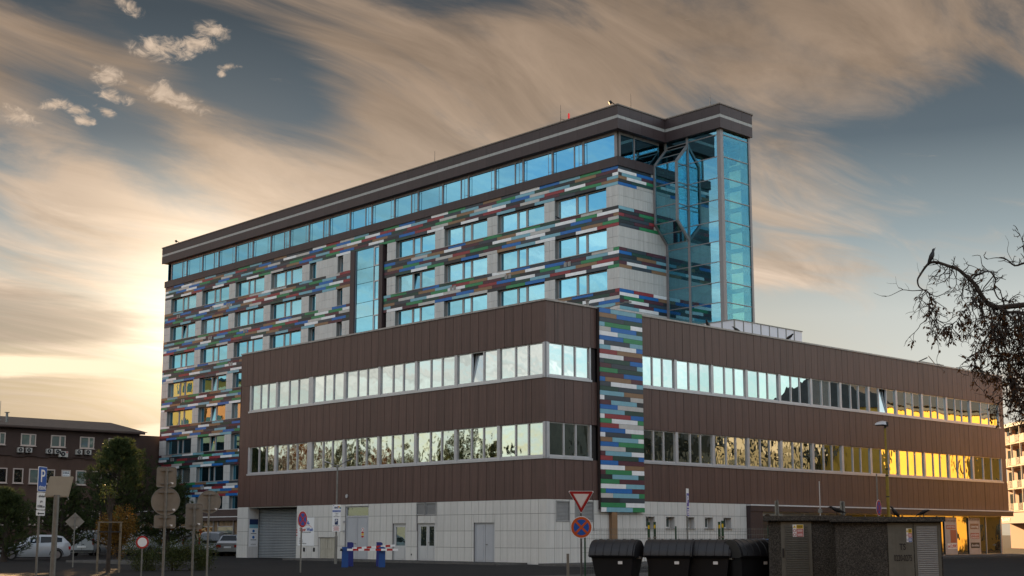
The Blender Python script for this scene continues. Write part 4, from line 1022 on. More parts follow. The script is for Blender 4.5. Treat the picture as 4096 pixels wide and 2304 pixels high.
piece('marker_post', -.45, -.37, .3, .38, 0, .95, SIGNB, s)
s = thing('no_stopping_sign', 'dark red and blue no-stopping disc on a grey pole before the garage shutter', 'road sign', (2.92, -17.59, 0), facing(2.92, -17.59) + .98)
cyl_pole(s, 2.55, .034); stop_face(s, 2.25, .36, REDP, BLUEP)
def clamp(par, z, w, y=.02):
    MB().box(-w / 2, w / 2, y, y + .025, z - .018, z + .018).tube([(0, y + .03, z - .025), (0, y + .03, z + .025)], .05, 10).build('clamp', STEEL, par)
def backs(name, label, x, y, plates, ztop, pr=.032, lean=0.0):
    s = thing(name, label, 'road sign', (x, y, 0), facing(x, y) + math.pi + lean)
    cyl_pole(s, ztop, pr, y=.055)
    for kind, z, w, h in plates:
        if kind == 'disc': p = MB().disc((0, 0, z), w / 2, (0, 1, 0), .014, 32).build('sign_plate', SIGNB, s); MB().tube([(w / 2 * math.cos(a * R(15)), .016, z + w / 2 * math.sin(a * R(15))) for a in range(25)], .010, 5).build('rolled_edge', SIGNB, p)
        elif kind == 'diamond': MB().prism([(0, 0, z + h / 2), (w / 2, 0, z), (0, 0, z - h / 2), (-w / 2, 0, z)], (0, .014, 0)).build('sign_plate', SIGNB, s)
        else:
            p = plate('sign_plate', w, h, z, 0, .014, SIGNB, s, .05); e = rrect(w, h, .05, .016); e = [(a, b, c + z) for a, b, c in e + e[:1]]; MB().tube(e, .009, 5).build('rolled_edge', SIGNB, p)
        for dz in ((-.22, .22) if kind == 'diamond' else (-h * .33, h * .33)): clamp(s, z + dz, w * .55)
        plate('maker_label', .07, .05, z - h * .3, .0155, .002, WPAINT, s, .005, x=-w * .3 if kind != 'diamond' else -.1)
    return s
backs('sign_cluster', 'tall pole seen from behind carrying square, round and oblong grey sign backs', 19.26, -33.0, (('rect', 3.09, .49, .52), ('disc', 2.46, .72, .72), ('rect', 1.935, .54, .33)), 3.32, .036)
backs('oblong_sign', 'upright oblong grey sign back on a pole left of the single round one', 17.88, -31.36, (('rect', 2.10, .45, .70),), 2.40)
backs('round_sign_back', 'single round grey sign back on its own pole', 14.63, -29.0, (('disc', 2.59, .70, .70),), 2.75)
backs('diamond_sign_back', 'diamond-shaped grey sign back on a thin pole before the brown building', -12.57, -20.6, (('diamond', 2.24, .92, .90),), 2.6)
s = thing('no_entry_sign', 'low white round sign with red rim beside the parked vans', 'road sign', (6.61, -26.97, 0), facing(6.61, -26.97) - .1)
cyl_pole(s, 1.2, .028); p = MB().disc((0, 0, 1.33), .225, (0, 1, 0), .012, 28).build('sign_plate', SIGNB, s); MB().disc((0, -.004, 1.33), .225, (0, 1, 0), .003, 28).build('red_rim', REDP, p); MB().disc((0, -.008, 1.33), .165, (0, 1, 0), .003, 28).build('white_field', WPAINT, p)
# blue reserved-parking sign
rzp = facing(14.25, -34.15) + R(63)
s = thing('parking_sign', 'blue reserved parking sign over two white plates at the left edge', 'road sign', (14.25, -34.15, 0), rzp); cyl_pole(s, 3.45, .032)
p = plate('blue_plate', .50, .71, 3.155, 0, .014, WPAINT, s); plate('blue_field', .47, .68, 3.155, -.004, .003, BLUEP, p, .035)
text('P', .50, WPAINT, p, face_y(0, -.010, 3.23), .24, bold=.004); text('RÉSERVÉ', .13, WPAINT, p, face_y(0, -.010, 2.90), .40, bold=.002)
p = plate('white_plate', .50, .48, 2.54, 0, .014, WPAINT, s)
for i, t in enumerate(('vyhradené', 'pre', 'R-STANA s.r.o.')): text(t, .105, DARKP, p, face_y(0, -.008, 2.68 - i * .145), (.34, .13, .42)[i])
p = plate('arrow_plate', .50, .15, 2.205, 0, .014, WPAINT, s, .02); MB().prism([(-.19, -.003, 2.19), (-.11, -.003, 2.235), (-.11, -.003, 2.205), (.2, -.003, 2.205), (.2, -.003, 2.175), (-.11, -.003, 2.175), (-.11, -.003, 2.145)], (0, -.004, 0)).build('arrow', DARKP, p)
s = thing('display_board', 'beige slanted display board seen from behind on a thick steel post', 'display board', (16.25, -34.55, 0), facing(16.25, -34.55) + math.pi)
MB().tube([(.06, .09, 0), (.05, .09, 2.66)], .075, 14).build('post', STEEL, s); BEI = pmat('beige_casing', (.36, .32, .25), .55, var=.05)
b = plate('casing', .62, .56, 2.88, -.05, .11, BEI, s, .035, shear=-.20); plate('rear_panel', .56, .50, 2.88, .061, .012, BEI, s, .03, shear=-.20)
MB().tube([(-.22, .09, 2.62), (-.26, .12, 2.54), (-.19, .1, 2.50)], .012, 6).build('bracket', STEEL, s)
# slim blue parking banner by the right-hand wall
s = thing('parking_banner', 'narrow blue and white parking sign seen edge-on before the small windows', 'road sign', (12.85, -3.81, 0), facing(12.85, -3.81) + R(76)); cyl_pole(s, 3.55, .04)
p = plate('white_plate', .42, 1.22, 3.03, 0, .02, WPAINT, s, .01); plate('blue_field', .41, 1.0, 2.93, -.004, .003, pmat('violet_blue_print', (.05, .05, .32), .4), p, .01)
text('P', .48, WPAINT, p, face_y(0, -.009, 3.14), .24, bold=.005); plate('white_bar', .3, .06, 2.82, -.009, .003, WPAINT, p, .005)
for i in range(4): plate('print_line', .30, .035, 2.70 - i * .065, -.009, .003, WPAINT, p, .004)
backs('narrow_sign_back', 'narrow grey sign back turned edge-on above the left concrete kiosk', 15.93, -1.45, (('rect', 2.74, .50, .66),), 3.1, lean=R(72))
backs('small_sign_back', 'small grey sign back rising behind the gap between the two kiosks', 18.26, .14, (('rect', 2.76, .42, .56),), 3.0, lean=R(62))
s = thing('thin_rod', 'thin pale rod standing behind the left concrete kiosk', 'pole', (17.47, -.38, 0)); MB().tube([(0, 0, 0), (0, 0, 3.92)], [.03, .02], 8).build('rod', ALU, s); piece('clip', -.08, .08, -.04, .04, 2.55, 2.72, STEEL, s)
s = thing('no_stopping_disc', 'no-stopping disc turned nearly edge-on beside the yellow lamp post', 'road sign', (19.6, .9, 0), facing(19.6, .9) + R(72)); cyl_pole(s, 4.2, .028); stop_face(s, 2.75, .35, REDP, BLUEP)

# ------------------------------------------------------------------ lamp posts
s = thing('double_lamp_post', 'slim grey lamp post with two arms before the lower ribbon of windows', 'street lamp', (-10.05, -6.5, 0), facing(-10, -6.5))
MB().tube([(0, 0, 0), (0, 0, 1.5), (0, 0, 1.55), (0, 0, 5.4)], [.085, .085, .055, .045], 10).build('pole', STEEL, s); MB().disc((0, 0, 5.3), .075, (0, 0, 1), .16, 10).build('collar', STEEL, s)
for sx, dz in ((-1, .28), (1, .42)):
    MB().tube([(0, 0, 5.38), (sx * .45, 0, 5.38 + dz * .62)], [.03, .026], 8).build('arm', STEEL, s)
    MB().loft([[(sx * (.40 + .42 * t), y * w, 5.38 + dz * (.55 + .5 * t) + z * h) for y, z in ((-1, 0), (-.6, .8), (.6, .8), (1, 0), (.6, -.4), (-.6, -.4))] for t, w, h in ((0, .05, .05), (.25, .10, .07), (.8, .11, .06), (1, .05, .02))]).build('lamp_head', pmat('lamp_head_%d' % sx, (.30, .29, .27) if sx < 0 else (.10, .10, .10), .5), s)
p = plate('notice_board', .46, .74, 2.88, -.10, .012, WPAINT, s, .01)
text('Ševt', .22, NAVY, p, face_y(-.06, -.108, 3.10), .29, bold=.006); plate('blue_bar', .45, .11, 2.90, -.104, .003, BLUEP, p, .004)
for c, a in ((REDP, 115), (YELP, 70), (PCOL[3], 20), (BLUEP, -15)):
    MB().prism([(.13, -.104, 3.06), (.13 + .11 * math.cos(R(a - 16)), -.104, 3.07 + .11 * math.sin(R(a - 16))), (.13 + .12 * math.cos(R(a + 16)), -.104, 3.07 + .12 * math.sin(R(a + 16)))], (0, -.003, 0)).build('leaf_mark', c, p)
text('PARKOVANIE', .085, WPAINT, p, face_y(0, -.110, 2.90), .41)
for i, t in enumerate(('2 boxy', 'pre', 'zákazníkov')): text(t, .085, DARKP, p, face_y(0, -.106, 2.77 - i * .085), (.20, .1, .34)[i])
p = plate('paid_parking_board', .46, .73, 2.14, -.10, .012, WPAINT, s, .01); plate('navy_field', .18, .32, 2.31, -.104, .003, NAVY, p, .01); text('P', .22, WPAINT, p, face_y(0, -.110, 2.35), .10, bold=.004)
text('PLATENÉ PARKOVISKO', .05, NAVY, p, face_y(0, -.106, 2.10), .40)
for i in range(5): plate('print_line', .34 - (i % 2) * .08, .018, 2.03 - i * .048, -.104, .003, REDP, p, .003)
s = thing('yellow_lamp_post', 'yellow street lamp post with a grey cowl head before the right-hand facade', 'street lamp', (19.9, 1.17, 0), facing(19.9, 1.17)); YPOLE = pmat('yellow_pole_paint', (.24, .165, .015), .5, var=.15, scale=5, streak=.2)
MB().tube([(0, 0, 0), (0, 0, 4.1), (0, 0, 4.15), (0, 0, 6.2)], [.075, .068, .052, .045], 12).build('pole', YPOLE, s)
for z in (3.2, 4.12, 4.4): MB().tube([(0, 0, z), (0, 0, z + .05)], .072, 12).build('band', DARKP, s)
MB().tube([(0, 0, 6.15), (0, 0, 6.32)], .045, 8).build('socket', DARKP, s)
MB().loft([[(-.42 + .52 * t, y * w, 6.36 + z * h + .03 * math.sin(t * 3)) for y, z in ((-1, -.2), (-.8, .6), (0, 1), (.8, .6), (1, -.2), (0, -.6))] for t, w, h in ((0, .06, .05), (.15, .13, .10), (.6, .15, .14), (.9, .13, .13), (1, .08, .08))]).build('lamp_head', ALU, s, True); MB().box(.05, .14, -.11, .11, 6.27, 6.46).build('driver_box', DARKP, s)

# ------------------------------------------------------------------ barriers of the car park
BLUC = pmat('blue_barrier_paint', (.015, .07, .24), .45, var=.08); DBLU = pmat('dark_blue_barrier_paint', (.02, .03, .16), .45, var=.08)
def barrier(label, xa, ya, xb, yb, h, zb, tilt, mat):
    d_ = Vector((xb - xa, yb - ya, 0)); L_ = d_.length; s = thing('car_park_barrier', label, 'barrier', (xa, ya, 0), math.atan2(d_.y, d_.x), 'barriers of the car park')
    MB().prism([(-.16, -.18, 0), (.16, -.18, 0), (.16, -.18, h - .05), (.08, -.18, h), (-.16, -.18, h)], (0, .36, 0)).build('motor_cabinet', mat, s)
    MB().prism([(L_ - .5, -.1, 0), (L_ - .18, -.1, 0), (L_ - .18, -.1, h - .05), (L_ - .26, -.1, h), (L_ - .5, -.1, h)], (0, .34, 0)).build('rest_cabinet', mat, s)
    n = 9; w = (L_ + .35) / n
    for i in range(n):
        z0 = zb + tilt * i * w; z1 = zb + tilt * (i + 1) * w
        MB().beam((.1 + i * w, -.24, z0), (.1 + (i + 1) * w, -.24, z1), .045, .10).build('boom_segment', REDP if i % 2 else WPAINT, s)
    MB().tube([(-.24, -.24, zb), (-.12, -.24, zb)], .06, 10).build('counterweight', DARKP, s)
barrier('striped barrier with light blue cabinets, the nearer of the two', -3.29, -10.79, -2.0, -9.05, 1.0, .86, 0.0, BLUC)
barrier('striped barrier with dark blue cabinets, the farther of the two', -4.75, -9.4, -3.65, -7.95, 1.22, .9, .07, DBLU)

# ------------------------------------------------------------------ waste containers
BIN = pmat('black_plastic', (.010, .010, .012), .42, var=.1, scale=4, spec=.5)
def container(label, x, y, rz, mat=BIN, flip=False):
    s = thing('waste_container', label, 'waste container', (x, y, 0), rz, 'waste containers by the kiosk')
    L_ = .78
    MB().loft([[(-L_ * k, -.46 * k2, z), (L_ * k, -.46 * k2, z), (L_ * k, .50 * k2, z), (-L_ * k, .50 * k2, z)] for z, k, k2 in ((.16, .82, .80), (.80, .96, 1.0), (.86, 1.0, 1.06))]).build('tub', mat, s)
    arc = [(-.60 * math.cos(R(a)) , .84 + .60 * math.sin(R(a))) for a in range(6, 171, 12)]
    lid = MB().loft([[(x_, y_, z_) for y_, z_ in arc] + [(x_, .55, .84), (x_, -.55, .84)] for x_ in (-L_, L_)]).build('lid', mat, s, True)
    for i in range(5):
        xr = -L_ + .2 + i * .29
        MB().tube([(xr, y_ - .004, z_ + .004) for y_, z_ in arc], .018, 5).build('lid_rib', mat, lid)
    for q in (-1, 1):
        MB().loft([[(q * (L_ + .002 + .05 * e), y_ * .93, z_ - .02) for y_, z_ in arc] + [(q * (L_ + .002 + .05 * e), .47, .83), (q * (L_ + .002 + .05 * e), -.47, .83)] for e in (0, 1)]).build('end_shield', mat, s)
        MB().box(q * L_ - .05, q * L_ + .12, -.08, .08, .78, .86).build('lifting_lug', STEEL, s)
    for qx in (-.5, .5):
        for qy in (-.28, .32): MB().disc((qx - .03, qy, .10), .10, (1, 0, 0), .06, 14).build('wheel', BLK, s)
    plate('sticker', .16, .10, 0.66, -.475, .004, WPAINT, s, .01, x=.3)
    return s
rt_a = .8175
container('black ribbed waste container nearest the give-way sign', 19.75, -16.1, rt_a - .45)
container('black ribbed waste container, second from the give-way sign', 21.2, -14.95, rt_a - .35)
container('black ribbed waste container behind the green gate post', 22.25, -14.15, rt_a - .40)
container('black ribbed waste container beside the left concrete kiosk', 23.35, -13.45, rt_a + .55)
BLUB = pmat('blue_plastic', (.03, .13, .36), .4, var=.08); container('blue waste container peeping over the black ones by the kiosk', 22.9, -11.7, rt_a + .45, BLUB)

# ------------------------------------------------------------------ wire fence with green posts
GRN = pmat('green_post_paint', (.015, .06, .03), .45, var=.1); WIRE = pmat('fence_wire', (.16, .17, .15), .5, .4)
f0, f1 = Vector((16.9, -14.9, 0)), Vector((22.2, -10.5, 0)); fd = (f1 - f0).normalized(); fn = Vector((fd.y, -fd.x, 0)); fl_ = (f1 - f0).length
F_ = thing('wire_fence', 'welded wire fence panel behind the waste containers', 'fence', tuple(f0), world=True)
m = MB()
for i in range(int(fl_ / .062)):
    p = f0 + fd * (i * .062)
    q = [(0, .05), (0, .35), (.04, .40), (0, .45), (0, 1.45), (.05, 1.53), (0, 1.60), (0, 1.84)]
    m.tube([tuple(p + fn * a + Vector((0, 0, z))) for a, z in q], .0035, 3, False)
for z in (.06, .35, .45, .95, 1.45, 1.60, 1.80): m.tube([tuple(f0 + Vector((0, 0, z))), tuple(f1 + Vector((0, 0, z)))], .0045, 4, False)
tag(m.build('wire_mesh', WIRE, F_), kind='stuff')
for t in (.02, .5, .98):
    p = f0 + fd * (fl_ * t); MB().tube([tuple(p), tuple(p + Vector((0, 0, 1.9)))], .03, 8).build('post', GRN, F_)
for x, y, h, lab in ((20.04, -14.75, 2.0, 'green gate post with yellow tag before the second waste container'), (18.89, -13.1, 2.03, 'green gate post with yellow tag, leftmost along the wire fence'), (20.69, -11.62, 2.03, 'green gate post with yellow tag, right end of the wire fence'), (22.01, -13.13, 2.05, 'thicker green gate post standing nearest the third waste container')):
    g = thing('gate_post', lab, 'post', (x, y, 0), facing(x, y), 'green gate posts'); MB().box(-.045, .045, -.045, .045, 0, h).build('post', GRN, g); MB().box(-.05, .05, -.05, .05, h, h + .03).build('cap', GRN, g)
    plate('yellow_tag', .06, .13, h - .14, -.05, .004, YELP, g, .008); MB().box(-.06, .06, -.06, .06, h - .55, h - .50).build('hinge', STEEL, g)

# ------------------------------------------------------------------ concrete transformer kiosks
def pebble():
    m, nt, N, L, b = material('pebble_dash')
    geo = N.new('ShaderNodeNewGeometry'); v = N.new('ShaderNodeTexVoronoi'); v.inputs['Scale'].default_value = 48; L.new(geo.outputs['Position'], v.inputs['Vector'])
    cr_ = N.new('ShaderNodeValToRGB'); sp = N.new('ShaderNodeSeparateColor'); L.new(v.outputs['Color'], sp.inputs[0]); L.new(sp.outputs[0], cr_.inputs[0])
    e = cr_.color_ramp.elements; e[0].color = rgb(.028, .025, .021); e[1].color = rgb(.16, .14, .115); x = e.new(.55); x.color = rgb(.070, .062, .050)
    n = N.new('ShaderNodeTexNoise'); n.inputs['Scale'].default_value = 1.2; L.new(geo.outputs['Position'], n.inputs['Vector']); mx = N.new('ShaderNodeMix'); mx.data_type = 'RGBA'; mx.blend_type = 'MULTIPLY'; mx.inputs[0].default_value = .6; L.new(cr_.outputs[0], mx.inputs[6]); L.new(n.outputs[0], mx.inputs[7])
    L.new(mx.outputs[2], b.inputs['Base Color']); b.inputs['Roughness'].default_value = .9
    bp = N.new('ShaderNodeBump'); bp.inputs['Strength'].default_value = .9; bp.inputs['Distance'].default_value = .012; bp.invert = True; L.new(v.outputs['Distance'], bp.inputs['Height']); L.new(bp.outputs[0], b.inputs['Normal'])
    return m
PEB = pebble(); KDOOR = pmat('kiosk_door_grey', (.13, .125, .105), .5, .1, var=.08, streak=.15)
def warn(par, x, z, w, h, y, last):
    p = plate('warning_notice', w, h, z, y, .004, WPAINT, par, .008, x=x)
    rows_ = ((YELP, 1), (REDP, 0), (last, -1))
    for c, k in rows_: plate('notice_field', w * .62, h * .30, z + k * h * .325, y - .004, .002, c, p, .004, x=x + w * .16)
    for c, k in rows_:
        for q in (-.7, .0, .7): plate('print_line', w * .5, h * .035, z + k * h * .325 + q * h * .1, y - .007, .002, DARKP if k == 1 else WPAINT, p, .002, x=x + w * .16)
    MB().prism([(x - w * .47, y - .004, z + h * .24), (x - w * .2, y - .004, z + h * .24), (x - w * .335, y - .004, z + h * .45)], (0, -.003, 0)).build('warning_triangle', YELP, p)
    for k in (0, -1): MB().tube([(x - w * .335 + w * .12 * math.cos(a * R(30)), y - .006, z + k * h * .325 + w * .12 * math.sin(a * R(30))) for a in range(13)], w * .022, 4).build('ban_ring', REDP if (k == 0 or last is REDP) else BLUEP, p)
k1 = thing('transformer_kiosk', 'pebble-dashed concrete kiosk with one louvred door, left of the pair', 'kiosk', (24.3, -13.91, 0), R(36)); kx = 2.75
MB().box(.16, kx, .08, 2.3, 0, 2.06).build('wall', PEB, k1); MB().box(0, kx + .12, -.08, 2.45, 2.06, 2.22).build('roof_slab', PEB, k1)
dr = MB().box(.5, 1.16, .04, .08, .1, 2.0).build('door', KDOOR, k1)
def local_louvre(par, x0, x1, z0, z1, n, y, mat):
    h = (z1 - z0) / n
    for i in range(n): MB().prism([(x0, y, z0 + i * h), (x0, y - .03, z0 + i * h + .008), (x0, y - .03, z0 + i * h + h * .5), (x0, y, z0 + i * h + h * .9)], (x1 - x0, 0, 0)).build('slat', mat, par)
# door spans 24.78..25.58 in plan, about a metre wide
dr.data = MB().box(.57, 1.56, .04, .079, .06, 2.02).mesh('door', KDOOR); local_louvre(dr, .70, 1.44, .15, 1.90, 30, .038, KDOOR)
MB().box(.60, .66, .0, .04, .85, 1.15).build('door_handle', DARKP, dr); warn(k1, 1.13, 1.73, .35, .40, .0, REDP)
k2 = thing('transformer_kiosk', 'pebble-dashed concrete kiosk with numbered steel door, right of the pair', 'kiosk', (27.16, -14.35, 0), R(32.5))
MB().box(.16, 1.72, .08, 2.4, 0, 2.0).build('wall', PEB, k2); MB().box(1.72, 3.34, .12, 2.4, 0, 2.0).build('wall', PEB, k2); MB().box(0, 3.46, -.08, 2.5, 2.0, 2.15).build('roof_slab', PEB, k2)
pn_ = MB().box(1.74, 2.50, .06, .119, .05, 1.96).build('steel_panel', KDOOR, k2); text('TS', .27, DARKP, pn_, face_y(2.17, .052, 1.22), .19, bold=.004); text('0220-0275', .27, DARKP, pn_, face_y(2.17, .052, .88), .74 * .72, bold=.004); warn(k2, 2.38, 1.58, .17, .42, .05, BLUEP)
dr = MB().box(2.52, 3.30, .06, .119, .05, 1.96).build('louvred_door', KDOOR, k2); local_louvre(dr, 2.60, 3.20, .15, 1.86, 30, .058, SLAT)

# ------------------------------------------------------------------ posters, banners and small notices: flat prints on the wing
def poster_y(name, label, x0, x1, z0, z1, y=-.012): o = thing(name, label, 'poster', ((x0 + x1) / 2, y, z0), 0, world=True); piece('board', x0, x1, y, y + .01, z0, z1, WPAINT, o); return o
o = poster_y('car_wash_banner', 'white car wash banner with red and blue logo right of the shutter', -23.42, -21.55, .88, 2.72)
text('Super', .30, REDP, o, face_y(-22.85, -.018, 1.93), .74, bold=.008); text('Wash', .30, BLUEP, o, face_y(-22.02, -.018, 1.93), .72, bold=.008); text('RUČNÁ AUTOUMYVÁREŇ', .085, DARKP, o, face_y(-22.4, -.018, 1.75), 1.0)
MB().tube([(-22.75 + .9 * t, -.016, 2.02 + .22 * math.sin(math.pi * (t * .8 + .1))) for t in [i / 10 for i in range(11)]], .012, 5).build('car_outline', REDP, o)
for i, (dx, dz, r_) in enumerate(((0, 0, .07), (.12, .09, .06), (.24, .12, .07), (.36, .06, .06), (.06, .15, .04), (.2, .24, .04), (.3, .2, .03))): MB().disc((-22.5 + dx, -.018, 2.25 + dz), r_, (0, 1, 0), .004, 12).build('bubble', PCOL[4], o)
for i, t in enumerate(('170 027', 'superwash.sk', 'superwash.sk', 'facebook.com/superwash')): text(t, .085, DARKP, o, face_y(-23.25, -.018, 1.36 - i * .11), align='LEFT')
o = poster_y('small_sticker', 'little red and white sticker strip between shutter and banner', -23.62 + .04, -23.44, 1.45, 1.98); plate('red_field', .13, .14, 1.93 - .0, -.02, .004, REDP, o, .01, x=0) if False else None
for z_, c in ((1.90, REDP), (1.75, REDP), (1.55, REDP)): piece('sticker_field', -23.57, -23.46, -.018, -.013, z_ - .05, z_ + .05, c, o)
o = thing('garage_poster', 'tall blue and white advert inside the garage opening', 'poster', (-29.55, .5, .8), 0, world=True); piece('board', -29.598, -29.58, .12, .82, .78, 2.68, WPAINT, o)
piece('blue_field', -29.579, -29.574, .12, .82, 2.3, 2.68, NAVY, o); piece('sky_field', -29.579, -29.575, .12, .82, 2.05, 2.3, PCOL[5], o)
for z_ in (1.85, 1.42): MB().disc((-29.579, .47, z_), .10, (1, 0, 0), .006, 14).build('roundel', PCOL[4], o); piece('print_line', -29.579, -29.575, .25, .70, z_ - .2, z_ - .16, DARKP, o)
text('VCHOD', .12, DARKP, o, face_x(-29.572, .47, .92), .4)
o = thing('ban_notice', 'small red and yellow ban notice on the tall service door', 'notice', (-16.4, .09, 1.5), 0, world=True); piece('board', -16.53, -16.28, .080, .092, 1.40, 2.02, WPAINT, o)
MB().tube([(-16.405 + .09 * math.cos(a * R(30)), .078, 1.90 + .09 * math.sin(a * R(30))) for a in range(13)], .018, 4).build('ban_ring', REDP, o); piece('red_field', -16.52, -16.29, .075, .079, 1.68, 1.78, REDP, o); piece('yellow_field', -16.52, -16.29, .075, .079, 1.56, 1.67, YELP, o); piece('red_field', -16.52, -16.29, .075, .079, 1.42, 1.54, REDP, o)
def poster_x(name, label, y0, y1, z0, z1, mat=WPAINT): o = thing(name, label, 'poster', (.02, (y0 + y1) / 2, z0), 0, world=True); piece('board', .012, .03, y0, y1, z0, z1, mat, o); return o
FADE = pmat('faded_poster', (.46, .40, .37), .5, var=.12, scale=1.5); FRED = pmat('faded_red_print', (.40, .11, .07), .5, var=.1); FBR = pmat('faded_brown_print', (.24, .13, .08), .5)
o = poster_x('menu_poster', 'tall canteen menu poster with price on the shop window', 41.9, 43.7, .12, 2.9, FADE)
text('ASTON CANTEEN', .22, FBR, o, face_x(.036, 42.8, 2.62), 1.6); piece('orange_bar', .031, .035, 42.1, 43.5, 2.02, 2.30, FRED, o); text('DENNÉ MENU', .2, WPAINT, o, face_x(.04, 42.8, 2.16), 1.25)
piece('food_picture', .031, .034, 42.7, 43.6, 1.0, 1.95, FRED, o); piece('white_field', .031, .035, 42.2, 43.6, .55, .95, WPAINT, o); text('od 3,90€', .34, REDP, o, face_x(.04, 42.9, .74), 1.3, bold=.006)
o = poster_x('catering_poster', 'tall canteen poster with dark word panels on the shop window', 45.5, 47.3, .12, 2.9, FADE); text('ASTON CANTEEN', .22, FBR, o, face_x(.036, 46.4, 2.74), 1.6)
for z_, t, c in ((2.22, 'catering', FBR), (1.5, 'prenájom', FRED), (.78, 'donáška', DARKP)):
    piece('word_panel', .031, .035, 45.75, 47.1, z_ - .2, z_ + .22, c, o); text(t, .26, WPAINT, o, face_x(.04, 46.42, z_ + (.09 if t == 'prenájom' else 0)), 1.15)
    if t == 'prenájom': text('priestorov', .22, WPAINT, o, face_x(.04, 46.42, z_ - .1), 1.15)
o = poster_x('photo_mural', 'large photo mural of a dark-haired head on the shop window', 19.0, 21.35, .15, 2.95, pmat('mural_backdrop', (.36, .38, .37), .5, var=.2, scale=.7)); SKIN = pmat('mural_skin', (.36, .22, .15), .5, var=.15)
def ell(cy, cz, ry, rz_, x, mat, nm): MB().prism([(x, cy + ry * math.cos(a * R(20)), cz + rz_ * math.sin(a * R(20))) for a in range(18)], (.004, 0, 0)).build(nm, mat, o)
ell(19.75, 2.05, .72, .85, .031, pmat('mural_hair', (.03, .024, .02), .5), 'hair_print'); ell(20.35, 1.75, .42, .62, .036, SKIN, 'face_print'); ell(19.8, .7, .75, .55, .036, SKIN, 'shoulder_print'); ell(20.45, .6, .35, .5, .041, BLUEP, 'dress_print')

# ------------------------------------------------------------------ roof things
o = thing('roof_screen', 'row of frosted white screen panels with metal frames on the wing roof', 'screen', (-3, 24, WT - .05), 0, world=True); FROST = pmat('frosted_panel', (.62, .62, .66), .6, var=.03)
for i in range(8):
    y0 = 20.83 + i * .98; piece('panel', -3.02, -3.0, y0 + .04, y0 + .94, WT + .05, 15.90, FROST, o); MB().box(-3.05, -2.97, y0 - .03, y0 + .03, WT - .05, 15.95).build('frame_post', STEEL, o)
for i in range(3):
    x0 = -3.0 - i * 1.05; piece('panel', x0 - 1.0, x0 - .05, 20.82, 20.84, WT + .05, 15.90, FROST, o); MB().box(x0 - 1.08, x0 - 1.02, 20.79, 20.87, WT - .05, 15.95).build('frame_post', STEEL, o)
MB().box(-3.06, -2.96, 20.8, 28.7, 15.90, 15.96).box(-6.2, -3.06, 20.78, 20.88, 15.90, 15.96).build('top_rail', STEEL, o)
o = thing('roof_vent', 'small capped vent pipe on the wing roof beside the plank stripe', 'vent', (-1.2, 4.6, WT - .02)); MB().tube([(0, 0, 0), (0, 0, .55)], .09, 10).build('pipe', STEEL, o); MB().tube([(0, 0, .58), (0, 0, .66)], .15, 10).build('cap', STEEL, o)
o = thing('roof_floodlight', 'thin floodlight arm leaning out over the plank stripe', 'lamp', (-.8, 5.2, WT - .02), rt_a); MB().tube([(0, 0, 0), (1.0, 0, .38), (1.5, 0, .52)], .025, 6).build('arm', STEEL, o); MB().box(1.45, 1.85, -.06, .06, .50, .58).build('lamp_head', STEEL, o)
o = thing('roof_hatch', 'open skylight hatch on the far end of the wing roof', 'skylight', (-1.2, 42.5, WT - .02)); MB().box(-.6, .6, -1.6, 1.6, 0, .25).build('curb', STEEL, o); MB().beam((0, -1.2, .3), (0, .2, .75), .08, .05, (1, 0, 0)).build('lid', DARKP, o); MB().tube([(0, .4, .9), (0, 1.5, .25)], .03, 6).build('strut', DARKP, o)
def mast(label, x, y, z, h, extra=None):
    o = thing('roof_antenna', label, 'antenna', (x, y, z), rt_a, 'rods on the hotel roof'); MB().tube([(0, 0, 0), (0, 0, h)], [.03, .012], 6).build('rod', DARKP, o); MB().box(-.08, .08, -.08, .08, 0, .1).build('foot', DARKP, o); return o
o = mast('thin roof rod carrying a side bar beside the red beacon', -19.4, 20.9, 33.05, 1.9); MB().tube([(0, 0, .75), (.55, 0, .62)], .02, 5).build('side_bar', DARKP, o)
mast('lone thin rod right of the hotel roof corner', -13.4, 22.4, 33.05, 1.65); mast('lone thin rod on the stair tower roof', -10.07, 27.8, 33.05, 1.95); mast('lone thin rod midway along the hotel roof', -34.4, 20.6, 33.05, 1.35)
o = thing('roof_beacon', 'red obstruction light on the hotel roof edge', 'beacon', (-18.9, 21.3, 33.05)); MB().tube([(0, 0, 0), (0, 0, .75)], .05, 8).build('stem', DARKP, o); MB().tube([(0, 0, .75), (0, 0, 1.08), (0, 0, 1.18)], [.08, .08, .04], 12).build('lens', emat('red_beacon', (.6, .015, .015), .15), o)
def rcam(label, x, y): o = thing('roof_camera', label, 'camera', (x, y, 33.05), rt_a, 'cameras on the hotel roof'); MB().tube([(.15, 0, 0), (.15, 0, .45), (-.1, 0, .62)], .04, 6).build('bracket', BLK, o); MB().tube([(-.1, 0, .66), (-.28, 0, .55)], [.13, .14], 10).build('housing', BLK, o)
rcam('small dark camera above the hotel roof corner', -13.6, 20.6); rcam('small dark camera at the far left end of the hotel roof', -78.6, 20.6)

